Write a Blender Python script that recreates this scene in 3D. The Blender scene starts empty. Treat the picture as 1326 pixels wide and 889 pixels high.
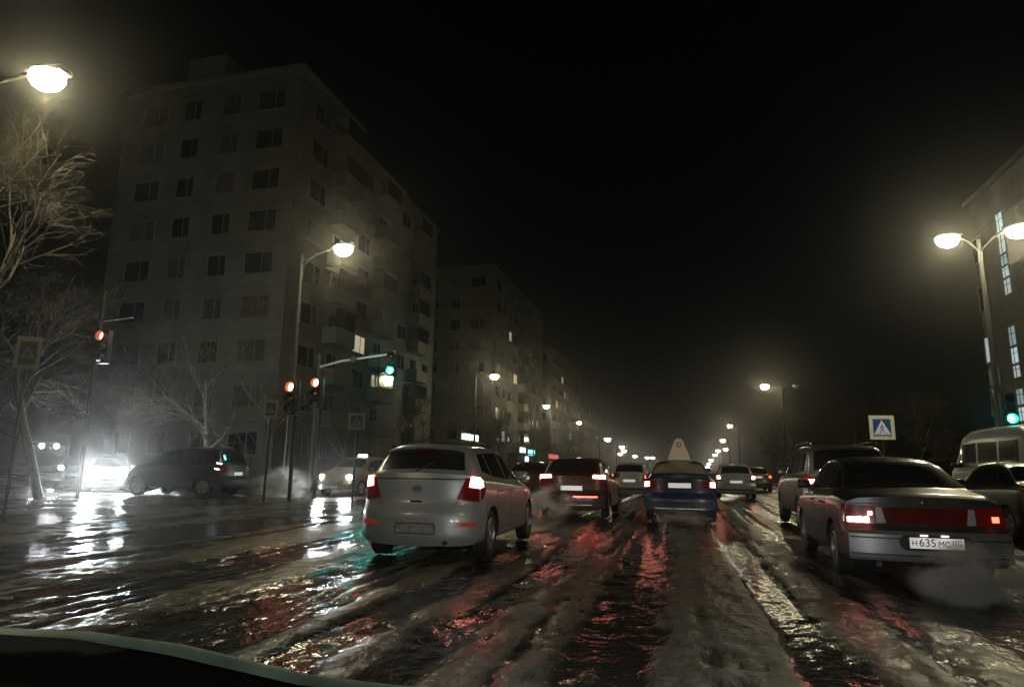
import bpy, bmesh, math, random
import numpy as np
from mathutils import Vector, Matrix
R = math.radians
random.seed(7); rng = np.random.RandomState(11)
scene = bpy.context.scene
COL = scene.collection

# ------------------------------------------------------------------ camera
YAW, PITCH, ROLL = R(14.6), R(10.7), R(0.8)
fw = Vector((-math.sin(YAW)*math.cos(PITCH), math.cos(YAW)*math.cos(PITCH), math.sin(PITCH)))
rt0 = Vector((math.cos(YAW), math.sin(YAW), 0)); up0 = rt0.cross(fw)
rt = rt0*math.cos(ROLL) + up0*math.sin(ROLL); up = up0*math.cos(ROLL) - rt0*math.sin(ROLL)
cam = bpy.data.objects.new('camera', bpy.data.cameras.new('camera')); COL.objects.link(cam)
M = Matrix((rt, up, -fw)).transposed().to_4x4(); M.translation = (0, 0, 1.25)
cam.matrix_world = M
cam.data.sensor_width = 36; cam.data.lens = 850/1326*36
cam.data.clip_start = 0.05; cam.data.clip_end = 6000
scene.camera = cam

# ------------------------------------------------------------------ night sky, exposure
w = bpy.data.worlds.new('World'); scene.world = w; w.use_nodes = True
nt = w.node_tree; bg = nt.nodes['Background']
sky = nt.nodes.new('ShaderNodeTexSky'); sky.sky_type = 'NISHITA'; sky.sun_disc = False
sky.sun_elevation = R(-4); sky.sun_rotation = R(40)
SKY_STRENGTH = 0.02
nt.links.new(sky.outputs[0], bg.inputs[0]); bg.inputs[1].default_value = SKY_STRENGTH
vs = scene.view_settings; vs.view_transform = 'Standard'; vs.look = 'None'; vs.gamma = 1; vs.exposure = -0.35
cy = scene.cycles
cy.use_denoising = True; cy.max_bounces = 6; cy.diffuse_bounces = 2; cy.glossy_bounces = 3
cy.transmission_bounces = 3; cy.volume_bounces = 0; cy.transparent_max_bounces = 8
cy.sample_clamp_indirect = 3.0; cy.use_light_tree = True; cy.caustics_reflective = False
cy.volume_step_rate = 1.0; cy.volume_max_steps = 128

HAZE = 0.0012
LAMP_P = 150.0

# ------------------------------------------------------------------ materials
def mat(name, col, rough=0.6, metal=0.0, em=None, es=0.0, coat=0.0, noise=None, bump=None, alpha=None, spec=None):
    m = bpy.data.materials.get(name)
    if m: return m
    m = bpy.data.materials.new(name); m.use_nodes = True
    n = m.node_tree; b = n.nodes['Principled BSDF']
    b.inputs['Base Color'].default_value = (*col, 1); b.inputs['Roughness'].default_value = rough
    b.inputs['Metallic'].default_value = metal
    if coat: b.inputs['Coat Weight'].default_value = coat; b.inputs['Coat Roughness'].default_value = 0.12
    if spec is not None: b.inputs['Specular IOR Level'].default_value = spec
    if em: b.inputs['Emission Color'].default_value = (*em, 1); b.inputs['Emission Strength'].default_value = es
    if noise:
        sc_, amt = noise
        tc = n.nodes.new('ShaderNodeTexCoord'); nz = n.nodes.new('ShaderNodeTexNoise')
        nz.inputs['Scale'].default_value = sc_; nz.inputs['Detail'].default_value = 5
        n.links.new(tc.outputs['Object'], nz.inputs['Vector'])
        mx = n.nodes.new('ShaderNodeMix'); mx.data_type = 'RGBA'
        mx.inputs[6].default_value = (*[c*(1-amt) for c in col], 1)
        mx.inputs[7].default_value = (*[min(1, c*(1+amt)) for c in col], 1)
        rp = n.nodes.new('ShaderNodeMapRange'); rp.inputs[1].default_value = .3; rp.inputs[2].default_value = .7
        n.links.new(nz.outputs[0], rp.inputs[0]); n.links.new(rp.outputs[0], mx.inputs[0])
        n.links.new(mx.outputs[2], b.inputs['Base Color'])
    if bump:
        tc = n.nodes.new('ShaderNodeTexCoord'); nz = n.nodes.new('ShaderNodeTexNoise')
        nz.inputs['Scale'].default_value = bump[0]; bp = n.nodes.new('ShaderNodeBump')
        bp.inputs['Strength'].default_value = bump[1]; bp.inputs['Distance'].default_value = .02
        n.links.new(tc.outputs['Object'], nz.inputs['Vector']); n.links.new(nz.outputs[0], bp.inputs['Height'])
        n.links.new(bp.outputs[0], b.inputs['Normal'])
    return m

def paint(name, col, metal=0.35, rough=0.3, dirt=0.75, dirtcol=(.11, .10, .085)):
    """car paint with road dirt thicker on the low body and in blotches"""
    m = bpy.data.materials.get(name)
    if m: return m
    m = bpy.data.materials.new(name); m.use_nodes = True
    n = m.node_tree; b = n.nodes['Principled BSDF']; L = n.links.new
    tc = n.nodes.new('ShaderNodeTexCoord'); sx = n.nodes.new('ShaderNodeSeparateXYZ'); L(tc.outputs['Object'], sx.inputs[0])
    nz = n.nodes.new('ShaderNodeTexNoise'); nz.inputs['Scale'].default_value = 3.5; nz.inputs['Detail'].default_value = 12; nz.inputs['Roughness'].default_value = .72
    L(tc.outputs['Object'], nz.inputs['Vector'])
    mr = n.nodes.new('ShaderNodeMapRange'); mr.inputs[1].default_value = 1.15; mr.inputs[2].default_value = 0.2
    mr.inputs[3].default_value = .12; mr.inputs[4].default_value = 1
    L(sx.outputs[2], mr.inputs[0])
    m1 = n.nodes.new('ShaderNodeMath'); m1.operation = 'MULTIPLY'; L(mr.outputs[0], m1.inputs[0])
    m2 = n.nodes.new('ShaderNodeMapRange'); m2.inputs[1].default_value = .25; m2.inputs[2].default_value = .65
    m2.inputs[3].default_value = .35; m2.inputs[4].default_value = 1.0
    L(nz.outputs[0], m2.inputs[0]); L(m2.outputs[0], m1.inputs[1])
    m3 = n.nodes.new('ShaderNodeMath'); m3.operation = 'MULTIPLY'; m3.inputs[1].default_value = dirt; L(m1.outputs[0], m3.inputs[0])
    mx = n.nodes.new('ShaderNodeMix'); mx.data_type = 'RGBA'
    mx.inputs[6].default_value = (*col, 1); mx.inputs[7].default_value = (*dirtcol, 1)
    L(m3.outputs[0], mx.inputs[0]); L(mx.outputs[2], b.inputs['Base Color'])
    r1 = n.nodes.new('ShaderNodeMapRange'); r1.inputs[3].default_value = rough; r1.inputs[4].default_value = .6
    L(m3.outputs[0], r1.inputs[0]); L(r1.outputs[0], b.inputs['Roughness'])
    b.inputs['Metallic'].default_value = metal
    b.inputs['Coat Weight'].default_value = .5; b.inputs['Coat Roughness'].default_value = .15
    return m

DARK = mat('dark_plastic', (.018, .018, .018), .5)
RUB = mat('tyre_rubber', (.02, .02, .02), .75, bump=(40, .3))
RIM = mat('rim_metal', (.35, .35, .36), .35, .7, noise=(9, .4))
GLASS = mat('car_glass', (.008, .009, .010), .06, 0, spec=.9)
GLASSD = mat('dirty_car_glass', (.022, .02, .017), .22, 0, noise=(5, .4), spec=.8)
CHROME = mat('chrome', (.6, .6, .6), .15, 1)
REDLENS = mat('red_lens', (.11, .008, .006), .15, 0, em=(1, .05, .02), es=.02, coat=.6)
BRAKE = mat('brake_bulb_lit', (.8, .2, .15), .3, em=(1, .30, .22), es=19)
TAILDIM = mat('tail_bulb_lit', (.8, .1, .08), .3, em=(1, .10, .06), es=7)
HEADW = mat('headlamp_lit', (.9, .9, .9), .3, em=(.95, .98, 1), es=220)
HEADB = mat('headlamp_main_beam', (.9, .9, .9), .3, em=(.80, .95, 1), es=1600)
LENSC = mat('clear_lens', (.5, .5, .5), .1, .3, coat=.8)
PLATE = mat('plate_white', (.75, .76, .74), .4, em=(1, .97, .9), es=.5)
PLATED = mat('plate_unlit', (.55, .55, .52), .5, noise=(14, .35))
INK = mat('plate_ink', (.01, .01, .012), .5)
GALV = mat('galvanised_steel', (.035, .035, .032), .6, .1, noise=(4, .3))
PLASTER = mat('panel_plaster', (.14, .133, .11), .9, noise=(.35, .22))
LAMPLENS = mat('street_lamp_lens', (.9, .85, .7), .3, em=(1, .89, .58), es=200)
LAMPFAR = mat('far_lamp_lens', (.9, .85, .7), .3, em=(1, .90, .72), es=50)

# ------------------------------------------------------------------ object helpers
def empty(name, loc=(0, 0, 0), rz=0):
    o = bpy.data.objects.new(name, None); COL.objects.link(o); o.location = loc; o.rotation_euler = (0, 0, rz)
    o.empty_display_size = .2
    return o
def tag(o, label, cat, group=None, kind=None):
    if label: o['label'] = label
    if cat: o['category'] = cat
    if group: o['group'] = group
    if kind: o['kind'] = kind
    return o
def link(name, me, parent=None, loc=(0, 0, 0), rot=(0, 0, 0)):
    o = bpy.data.objects.new(name, me); COL.objects.link(o); o.location = loc; o.rotation_euler = rot
    if parent: o.parent = parent
    return o
def copy_tree(o, parent=None):
    c = o.copy(); COL.objects.link(c)
    if parent: c.parent = parent
    for ch in list(o.children): copy_tree(ch, c)
    return c

class MB:
    def __init__(s): s.v = []; s.f = []; s.m = []; s.ms = []
    def mi(s, m):
        if m not in s.ms: s.ms.append(m)
        return s.ms.index(m)
    def add(s, v, f, m):
        b = len(s.v); i = s.mi(m); s.v += [tuple(p) for p in v]
        for q in f: s.f.append([b+k for k in q]); s.m.append(i)
        return s
    def box(s, c, d, m, rz=0, bev=0, rx=0, ry=0):
        bm = bmesh.new(); bmesh.ops.create_cube(bm, size=1)
        bmesh.ops.scale(bm, vec=d, verts=bm.verts)
        if bev: bmesh.ops.bevel(bm, geom=bm.edges[:], offset=bev, segments=2, affect='EDGES', profile=.5)
        T = Matrix.Translation(c) @ Matrix.Rotation(rz, 4, 'Z') @ Matrix.Rotation(rx, 4, 'X') @ Matrix.Rotation(ry, 4, 'Y')
        bm.transform(T); bm.verts.index_update()
        s.add([v.co[:] for v in bm.verts], [[v.index for v in f.verts] for f in bm.faces], m); bm.free(); return s
    def tube(s, pts, rad, m, n=8, cap=True):
        pts = [Vector(p) for p in pts]; rr = rad if hasattr(rad, '__len__') else [rad]*len(pts)
        vs_, fs = [], []
        for i, p in enumerate(pts):
            d = (pts[min(i+1, len(pts)-1)] - pts[max(i-1, 0)]).normalized()
            a = d.orthogonal().normalized() if i == 0 else (a - d*a.dot(d)).normalized()
            b = d.cross(a)
            for k in range(n):
                t = 2*math.pi*k/n; vs_.append(p + (a*math.cos(t)+b*math.sin(t))*rr[i])
        for i in range(len(pts)-1):
            for k in range(n): fs.append([i*n+k, i*n+(k+1) % n, (i+1)*n+(k+1) % n, (i+1)*n+k])
        if cap: fs.append(list(range(n))[::-1]); fs.append([(len(pts)-1)*n+k for k in range(n)])
        return s.add(vs_, fs, m)
    def lathe(s, prof, m, axis='x', n=28, c=(0, 0, 0)):
        vs_, fs = [], []
        for (a, r) in prof:
            for k in range(n):
                t = 2*math.pi*k/n; p = (a, r*math.cos(t), r*math.sin(t)) if axis == 'x' else ((r*math.cos(t), r*math.sin(t), a) if axis == 'z' else (r*math.cos(t), a, r*math.sin(t)))
                vs_.append((p[0]+c[0], p[1]+c[1], p[2]+c[2]))
        for i in range(len(prof)-1):
            for k in range(n): fs.append([i*n+k, i*n+(k+1) % n, (i+1)*n+(k+1) % n, (i+1)*n+k])
        return s.add(vs_, fs, m)
    def disc(s, c, r, m, ax='y', n=24, ry=None):
        vs_ = []
        for k in range(n):
            t = 2*math.pi*k/n; a, b = r*math.cos(t), (ry or r)*math.sin(t)
            vs_.append({'y': (c[0]+a, c[1], c[2]+b), 'z': (c[0]+a, c[1]+b, c[2]), 'x': (c[0], c[1]+a, c[2]+b)}[ax])
        return s.add(vs_, [list(range(n))], m)
    def build(s, name, parent=None, smooth=False, loc=(0, 0, 0), rot=(0, 0, 0), ang=35):
        me = bpy.data.meshes.new(name); me.from_pydata(s.v, [], s.f)
        for m in s.ms: me.materials.append(m)
        me.polygons.foreach_set('material_index', s.m)
        bm = bmesh.new(); bm.from_mesh(me); bmesh.ops.recalc_face_normals(bm, faces=bm.faces[:]); bm.to_mesh(me); bm.free()
        if smooth:
            me.polygons.foreach_set('use_smooth', [True]*len(me.polygons)); me.set_sharp_from_angle(angle=R(ang))
        me.update(); return link(name, me, parent, loc, rot)

def text_mesh(txt, size, m, extr=.001):
    cu = bpy.data.curves.new('t', 'FONT'); cu.body = txt; cu.size = size; cu.align_x = 'CENTER'; cu.align_y = 'CENTER'; cu.extrude = extr
    o = bpy.data.objects.new('t', cu); COL.objects.link(o)
    dg = bpy.context.evaluated_depsgraph_get(); me = bpy.data.meshes.new_from_object(o.evaluated_get(dg))
    bpy.data.objects.remove(o); bpy.data.curves.remove(cu)
    me.materials.clear(); me.materials.append(m); return me

def noise2(x, y, seed=0):
    """smooth value noise on numpy arrays"""
    xi = np.floor(x).astype(np.int64); yi = np.floor(y).astype(np.int64); fx = x-xi; fy = y-yi
    def h(a, b):
        n = (a*374761393 + b*668265263 + seed*1442695041) & 0xffffffff
        n = ((n ^ (n >> 13))*1274126177) & 0xffffffff
        return ((n ^ (n >> 16)) & 0xffff)/65535.
    u = fx*fx*(3-2*fx); v = fy*fy*(3-2*fy)
    return (h(xi, yi)*(1-u)+h(xi+1, yi)*u)*(1-v)+(h(xi, yi+1)*(1-u)+h(xi+1, yi+1)*u)*v
def fbm(x, y, seed=0, o=4):
    s = 0; a = .5
    for i in range(o): s = s+a*noise2(x*2**i, y*2**i, seed+i*7); a *= .5
    return s/(1-.5**o)
def sstep(a, b, x):
    t = np.clip((x-a)/(b-a), 0, 1); return t*t*(3-2*t)
def gdrop(y):
    """the avenue dips gently in the distance"""
    return -7.0*sstep(170, 450, np.asarray(y, float))

# ------------------------------------------------------------------ ground and road
def grid_mesh(name, xs, ys, zfun, m, attr=None):
    X, Y = np.meshgrid(xs, ys); Z = zfun(X, Y); nx, ny = len(xs), len(ys)
    co = np.stack([X, Y, Z], -1).reshape(-1, 3)
    i = np.arange((nx-1)*(ny-1)); r = i//(nx-1); c = i % (nx-1); a = r*nx+c
    f = np.stack([a, a+1, a+nx+1, a+nx], 1)
    me = bpy.data.meshes.new(name); me.vertices.add(len(co)); me.vertices.foreach_set('co', co.ravel())
    me.loops.add(f.size); me.loops.foreach_set('vertex_index', f.ravel().astype(np.int32))
    me.polygons.add(len(f)); me.polygons.foreach_set('loop_start', (np.arange(len(f))*4).astype(np.int32))
    me.polygons.foreach_set('loop_total', np.full(len(f), 4, np.int32))
    me.polygons.foreach_set('use_smooth', np.ones(len(f), bool))
    me.update(calc_edges=True)
    if attr is not None:
        at = me.attributes.new('slush', 'FLOAT', 'POINT'); at.data.foreach_set('value', attr(X, Y).ravel().astype(np.float32))
    me.materials.append(m); me.validate(); return link(name, me)

def slush(X, Y):
    """1 = slush ridge, 0 = wet black track worn by tyres"""
    wob = (fbm(Y*.05, X*0+3.1, 5, 2)-.5)*.5
    x = X + wob
    tr = np.zeros_like(X)
    for c, g in ((0.15, .72), (-3.15, .74), (3.25, .75), (-6.6, .8), (-10.5, .8), (-14, .8), (-17.5, .8)):
        for sgn in (-1, 1):
            wd = .16+.16*fbm(Y*.10+c, X*0+sgn*9+c, 9, 3)
            d = np.abs(x-c-sgn*g)
            tr = np.maximum(tr, (1-sstep(wd*.6, wd*1.3, d))*(1.0 if c == .15 else (.75 if c > -6 else .4)))
    # sweeping tracks of turning traffic on the left
    q = X+.35*Y
    tr2 = 1-sstep(.06, .2, np.abs((q*.42+(fbm(X*.1, Y*.1, 3, 2)-.5)*1.4) % 1-.5))
    tr = np.maximum(tr, tr2*.5*sstep(-4, -9, X))
    lines = fbm(x*3.0, Y*.10, 21, 3); fine = fbm(x*8.0, Y*.22, 31, 2); clump = fbm(X*5, Y*4, 41, 4); patch_ = fbm(X*.5, Y*.16, 51, 3)
    s = (1-tr)*(.10+.85*sstep(.30, .62, lines)) + (fine-.5)*.75 + (clump-.5)*1.0 + (patch_-.5)*.8
    s = s*(1-.35*sstep(1.2, 2.4, X)*(1-sstep(6, 7, X)))
    return np.clip(s, 0, 1)
def road_z(X, Y):
    s = slush(X, Y); near = 1-sstep(35, 60, Y)
    return gdrop(Y) + near*(.030*s + .026*s*fbm(X*12, Y*9, 60, 3) + .014*(fbm(X*5, Y*3, 70, 3)-.5)*sstep(.2, .6, s))

def road_material():
    m = bpy.data.materials.new('wet_slushy_asphalt'); m.use_nodes = True; n = m.node_tree; L = n.links.new
    b = n.nodes['Principled BSDF']
    at = n.nodes.new('ShaderNodeAttribute'); at.attribute_name = 'slush'
    geo = n.nodes.new('ShaderNodeNewGeometry')
    mp = n.nodes.new('ShaderNodeMapping'); mp.inputs['Scale'].default_value = (1.7, .30, 1); L(geo.outputs['Position'], mp.inputs[0])
    nz = n.nodes.new('ShaderNodeTexNoise'); nz.inputs['Scale'].default_value = 6.5; nz.inputs['Detail'].default_value = 10; nz.inputs['Roughness'].default_value = .82
    L(mp.outputs[0], nz.inputs['Vector'])
    ad = n.nodes.new('ShaderNodeMath'); ad.operation = 'MULTIPLY_ADD'; ad.inputs[1].default_value = 2.6; ad.inputs[2].default_value = -1.36
    L(nz.outputs[0], ad.inputs[0])
    sm = n.nodes.new('ShaderNodeMath'); sm.operation = 'ADD'; sm.use_clamp = True; L(at.outputs['Fac'], sm.inputs[0]); L(ad.outputs[0], sm.inputs[1])
    cr = n.nodes.new('ShaderNodeValToRGB'); e = cr.color_ramp.elements
    e[0].position = .1; e[0].color = (.024, .0235, .019, 1); e[1].position = .95; e[1].color = (.135, .131, .100, 1)
    k = e.new(.45); k.color = (.052, .050, .038, 1)
    L(sm.outputs[0], cr.inputs[0]); L(cr.outputs[0], b.inputs['Base Color'])
    rr = n.nodes.new('ShaderNodeMapRange'); rr.inputs[1].default_value = .15; rr.inputs[2].default_value = .8
    rr.inputs[3].default_value = .15; rr.inputs[4].default_value = .40; L(sm.outputs[0], rr.inputs[0]); L(rr.outputs[0], b.inputs['Roughness'])
    b.inputs['IOR'].default_value = 1.36
    n2 = n.nodes.new('ShaderNodeTexNoise'); n2.inputs['Scale'].default_value = 20; n2.inputs['Detail'].default_value = 2; n2.inputs['Roughness'].default_value = .5
    mp2 = n.nodes.new('ShaderNodeMapping'); mp2.inputs['Scale'].default_value = (1, .7, 1); L(geo.outputs['Position'], mp2.inputs[0]); L(mp2.outputs[0], n2.inputs['Vector'])
    n3 = n.nodes.new('ShaderNodeTexNoise'); n3.inputs['Scale'].default_value = 7; n3.inputs['Detail'].default_value = 1; L(mp2.outputs[0], n3.inputs['Vector'])
    mm = n.nodes.new('ShaderNodeMath'); mm.operation = 'MULTIPLY_ADD'; mm.inputs[1].default_value = 2.0; L(n3.outputs[0], mm.inputs[0]); L(n2.outputs[0], mm.inputs[2])
    bp = n.nodes.new('ShaderNodeBump'); bp.inputs['Distance'].default_value = .012
    bs = n.nodes.new('ShaderNodeMapRange'); bs.inputs[3].default_value = .55; bs.inputs[4].default_value = 1.0
    L(sm.outputs[0], bs.inputs[0]); L(bs.outputs[0], bp.inputs['Strength'])
    L(mm.outputs[0], bp.inputs['Height']); L(bp.outputs[0], b.inputs['Normal'])
    return m
ROAD = road_material()
SNOW = mat('dirty_snow', (.42, .40, .36), .7, noise=(2.5, .45), bump=(9, .8))
EARTH = mat('frozen_verge', (.10, .095, .08), .8, noise=(1.2, .5), bump=(6, .6))

def spaced(a, b, s0, grow, smax):
    o = [a]; s = s0
    while o[-1] < b: o.append(o[-1]+s); s = min(smax, s*grow)
    return o
xs = np.array(sorted(set([-x for x in spaced(6.5, 24, .08, 1.02, .3)] + list(np.arange(-6.5, 7.5, .045)) + [7.5])))
ys = np.array(sorted([-x for x in spaced(-1.5, 30, .3, 1.2, 4)][::1] + spaced(1.55, 620, .04, 1.008, 6)))
tag(grid_mesh('road', xs, ys, road_z, ROAD, slush), None, None, kind='structure')
gx = np.concatenate([np.linspace(-900, -60, 8), np.linspace(-50, 50, 21), np.linspace(60, 900, 8)])
gy = np.concatenate([np.linspace(-60, 140, 9), np.linspace(160, 480, 30), np.linspace(500, 1500, 8)])
tag(grid_mesh('ground', gx, gy, lambda X, Y: gdrop(Y)-.06, EARTH), None, None, kind='structure')
# side street that joins from the left, cars stand on it
sxs = np.array(spaced(-70, -23.9, .35, 1, .35)); sys_ = np.arange(18, 46, .25)
tag(grid_mesh('side_street', sxs, sys_, lambda X, Y: .004+.03*slush(X, Y), ROAD, slush), None, None, kind='structure')

def strip(name, pts, wdt, h, m, kerb=None):
    """raised pavement strip along a polyline (left edge pts), flat top with a kerb face"""
    mb = MB(); n = len(pts); P = [Vector((p[0], p[1], float(gdrop(p[1])))) for p in pts]
    vs_, fs = [], []
    for p in P: vs_ += [(p.x, p.y, p.z-.1), (p.x, p.y, p.z+h), (p.x+wdt, p.y, p.z+h), (p.x+wdt, p.y, p.z-.1)]
    for i in range(n-1):
        for k in range(3): fs.append([i*4+k, i*4+k+1, i*4+4+k+1, i*4+4+k])
    fs.append([0, 1, 2, 3]); fs.append([4*n-4, 4*n-3, 4*n-2, 4*n-1])
    return tag(mb.add(vs_, fs, m).build(name), None, None, kind='structure')
PAVE = mat('wet_pavement', (.085, .08, .07), .35, noise=(1.4, .6), bump=(7, .7))
KERB = mat('kerb_stone', (.2, .19, .17), .6, noise=(3, .3))
yy = [-25, 0, 30, 60, 100, 150, 180, 210, 240, 270, 300, 330, 360, 400, 450, 600]
strip('kerb', [(7.5, y) for y in yy], .16, .15, KERB)
strip('pavement', [(7.66, y) for y in yy], 30, .14, PAVE)
strip('kerb', [(-21.2, y) for y in yy if y >= 45] , .16, .15, KERB)
strip('pavement', [(-60, y) for y in [46]+[v for v in yy if v > 46]], 38.8, .14, PAVE)

def snow_bank(name, pts, wd, h, seed, label):
    """irregular ridge of ploughed snow along a polyline"""
    P = [Vector((x, y, 0)) for x, y in pts]; seg = [(P[i+1]-P[i]).length for i in range(len(P)-1)]; T = sum(seg)
    nu = int(T/.22); nv = 12; vs_, fs = [], []
    for i in range(nu+1):
        d = T*i/nu; k = 0
        while k < len(seg)-1 and d > seg[k]: d -= seg[k]; k += 1
        p = P[k].lerp(P[k+1], d/seg[k]); t = (P[k+1]-P[k]).normalized(); nn = Vector((-t.y, t.x, 0))
        end = min(1, i/5, (nu-i)/5)
        for j in range(nv+1):
            s = j/nv*2-1
            z = h*max(0, 1-s*s)**.8*end*(.45+.9*float(fbm(np.array(i*.17+seed), np.array(j*.4), seed, 4)))
            ww = wd*(.7+.5*float(noise2(np.array(i*.25), np.array(1.), seed+3)))
            q = p+nn*s*ww*.5; vs_.append((q.x, q.y, z+.01))
    for i in range(nu):
        for j in range(nv): a = i*(nv+1)+j; fs.append([a, a+1, a+nv+2, a+nv+1])
    o = MB().add(vs_, fs, SNOW).build(name, smooth=True, ang=80)
    tag(o, label, 'snow bank', 'ploughed snow banks', 'structure')
snow_bank('snow_bank', [(-44, 31), (-37.5, 29.2), (-32, 27.2), (-27, 25.4)], 2.0, .28, 1, 'long low ridge of dirty snow at the far left kerb')
snow_bank('snow_bank', [(-21.5, 23.4), (-19, 22.6), (-16.8, 22.6)], 1.2, .35, 5, 'short pale snow ridge under the dark crossing car')
snow_bank('snow_bank', [(-15.5, 26), (-15.8, 31), (-15.5, 44)], 1.0, .3, 9, 'snow ridge on the middle of the avenue behind the oncoming car')
snow_bank('snow_bank', [(8.0, 22), (8.2, 30), (8.1, 60)], .9, .28, 14, 'snow ridge along the right kerb')

# ------------------------------------------------------------------ cars
def chaikin(P, it=2):
    for _ in range(it):
        Q = [P[0]]
        for i in range(len(P)-1): a, b = P[i], P[i+1]; Q += [a*.75+b*.25, a*.25+b*.75]
        Q.append(P[-1]); P = Q
    return np.array(P)
class Shape:
    def __init__(s, L, W, H, zt, zb, bow=.14, fbow=.30, rz=None, fz=None, wr=.60, zs=.24, bulge=0, tumble=.05):
        s.L, s.W, s.H = L, W/2, H; s.zt_, s.zb_ = np.array(zt), np.array(zb); s.bow, s.fbow = bow, fbow
        s.rz = np.array(rz or [(.2, .05), (.3, 0), (.58, 0), (.66, .06), (.95, .10), (1.3, .16)])
        s.fz = np.array(fz or [(.2, .06), (.3, 0), (.55, .02), (.8, .12), (1.0, .2)])
        s.wr, s.zs, s.tumble = wr, zs, tumble
    def zt(s, y): return float(np.mean([np.interp(y+d, s.zt_[:, 0], s.zt_[:, 1]) for d in (-.05, 0, .05)]))
    def zb(s, y): return float(np.interp(y, s.zb_[:, 0], s.zb_[:, 1]))
    def wy(s, y):
        e = min(y, s.L-y); w = s.W*(1-.045*max(0, 1-e/.35)**2)
        if y > s.L*.7: w -= .06*((y-s.L*.7)/(s.L*.3))**2
        return w
    def sec(s, y):
        w = s.wy(y); zt, zb = s.zt(y), s.zb(y); zb = min(zb, zt-.05); h = zt-zb; zs = s.zs; zm = zs+(zb-zs)*.55
        g = min(1, h/.40); wr = s.wr*g + (w-.14)*(1-g)
        P = [np.array(p) for p in ((0, zs-.04), (w-.12, zs-.03), (w-.02, zs+.02), (w, zs+.14), (w+.0, zm), (w-.012, zb-.10), (w-.03, zb-.01),
             (w-.03-.05*g, zb+.06*h), (wr+(w-wr-.06)*.45, zb+.48*h), (wr+.015, zb+.85*h), (wr-.07, zb+.97*h), (wr*.55, zt+.012), (0, zt+.02))]
        return chaikin(P, 2)
    def off(s, y, x, z):
        o = 0
        fr = max(0, 1-y/.45)
        if fr: o += fr*(float(np.interp(z, s.rz[:, 0], s.rz[:, 1]))+s.bow*(abs(x)/s.W)**3)
        ff = max(0, 1-(s.L-y)/.6)
        if ff: o -= ff*(float(np.interp(z, s.fz[:, 0], s.fz[:, 1]))+s.fbow*(abs(x)/s.W)**2.6)
        return o
    def rear(s, x, z): return Vector((x, s.off(0, x, z), z))
    def front(s, x, z): return Vector((x, s.L+s.off(s.L, x, z), z))
    def side(s, y, z, sg=1):
        S = s.sec(y); k = len(S)//2
        j = int(np.argmax(S[:, 1])); S2 = S[4:j+1]
        x = float(np.interp(z, S2[:, 1], S2[:, 0])); return Vector((sg*x, y+s.off(y, x, z), z))
    def top(s, x, y):
        S = s.sec(y); S2 = S[len(S)//2:][::-1]
        z = float(np.interp(abs(x), S2[:, 0], S2[:, 1])); return Vector((x, y+s.off(y, x, z), z))
    def body(s, m, arches, seats=None):
        ys_ = sorted(set([0, .03, .07, .12, .18, .25, .33, .4] + [s.L-t for t in (0, .03, .07, .12, .2, .3, .45)] + list(np.linspace(.48, s.L-.5, 44))))
        bm = bmesh.new(); rings = []
        for y in ys_:
            S = s.sec(y); pts = [(x, z) for x, z in S] + [(-x, z) for x, z in S[::-1][1:-1]]
            rings.append([bm.verts.new((x, y+s.off(y, x, z), z)) for x, z in pts])
        n = len(rings[0])
        for a, b in zip(rings, rings[1:]):
            for k in range(n): bm.faces.new((a[k], a[(k+1) % n], b[(k+1) % n], b[k]))
        N = len(s.sec(0)); C = 14
        for ring, y in ((rings[0], 0), (rings[-1], s.L)):
            rows = []
            for i in range(N):
                v0 = ring[i]; v1 = ring[(n-i) % n]
                if i in (0, N-1): rows.append([v0]*(C+1)); continue
                row = [v0]
                for c in range(1, C):
                    x = v0.co.x*(1-2*c/C); row.append(bm.verts.new((x, y+s.off(y, x, v0.co.z), v0.co.z)))
                rows.append(row+[v1])
            for i in range(N-1):
                for c in range(C):
                    q = []
                    for v in (rows[i][c], rows[i][c+1], rows[i+1][c+1], rows[i+1][c]):
                        if v not in q: q.append(v)
                    if len(q) > 2:
                        try: bm.faces.new(q)
                        except ValueError: pass
        bmesh.ops.recalc_face_normals(bm, faces=bm.faces[:])
        me = bpy.data.meshes.new('body'); bm.to_mesh(me); bm.free(); me.materials.append(m); me.materials.append(DARK)
        o = link('body', me)
        cb = MB()
        for (y, r) in arches:
            for sg in (-1, 1):
                x0, x1 = sg*(s.W-.30), sg*(s.W+.2)
                cb.lathe([(x0, 0.0001), (x0, r), (x1, r), (x1, 0.0001)], DARK, n=30, c=(0, y, .315))
        cut = cb.build('cut')
        bm = bmesh.new(); bm.from_mesh(cut.data); bmesh.ops.remove_doubles(bm, verts=bm.verts[:], dist=.001)
        bmesh.ops.recalc_face_normals(bm, faces=bm.faces[:]); bm.to_mesh(cut.data); bm.free()
        md = o.modifiers.new('b', 'BOOLEAN'); md.object = cut; md.operation = 'DIFFERENCE'; md.solver = 'EXACT'; md.material_mode = 'TRANSFER'
        dg = bpy.context.evaluated_depsgraph_get(); dg.update()
        me2 = bpy.data.meshes.new_from_object(o.evaluated_get(dg)); me2.name = 'body'
        bpy.data.objects.remove(o); bpy.data.objects.remove(cut)
        me2.polygons.foreach_set('use_smooth', [True]*len(me2.polygons)); me2.set_sharp_from_angle(angle=R(38)); return me2

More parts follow.
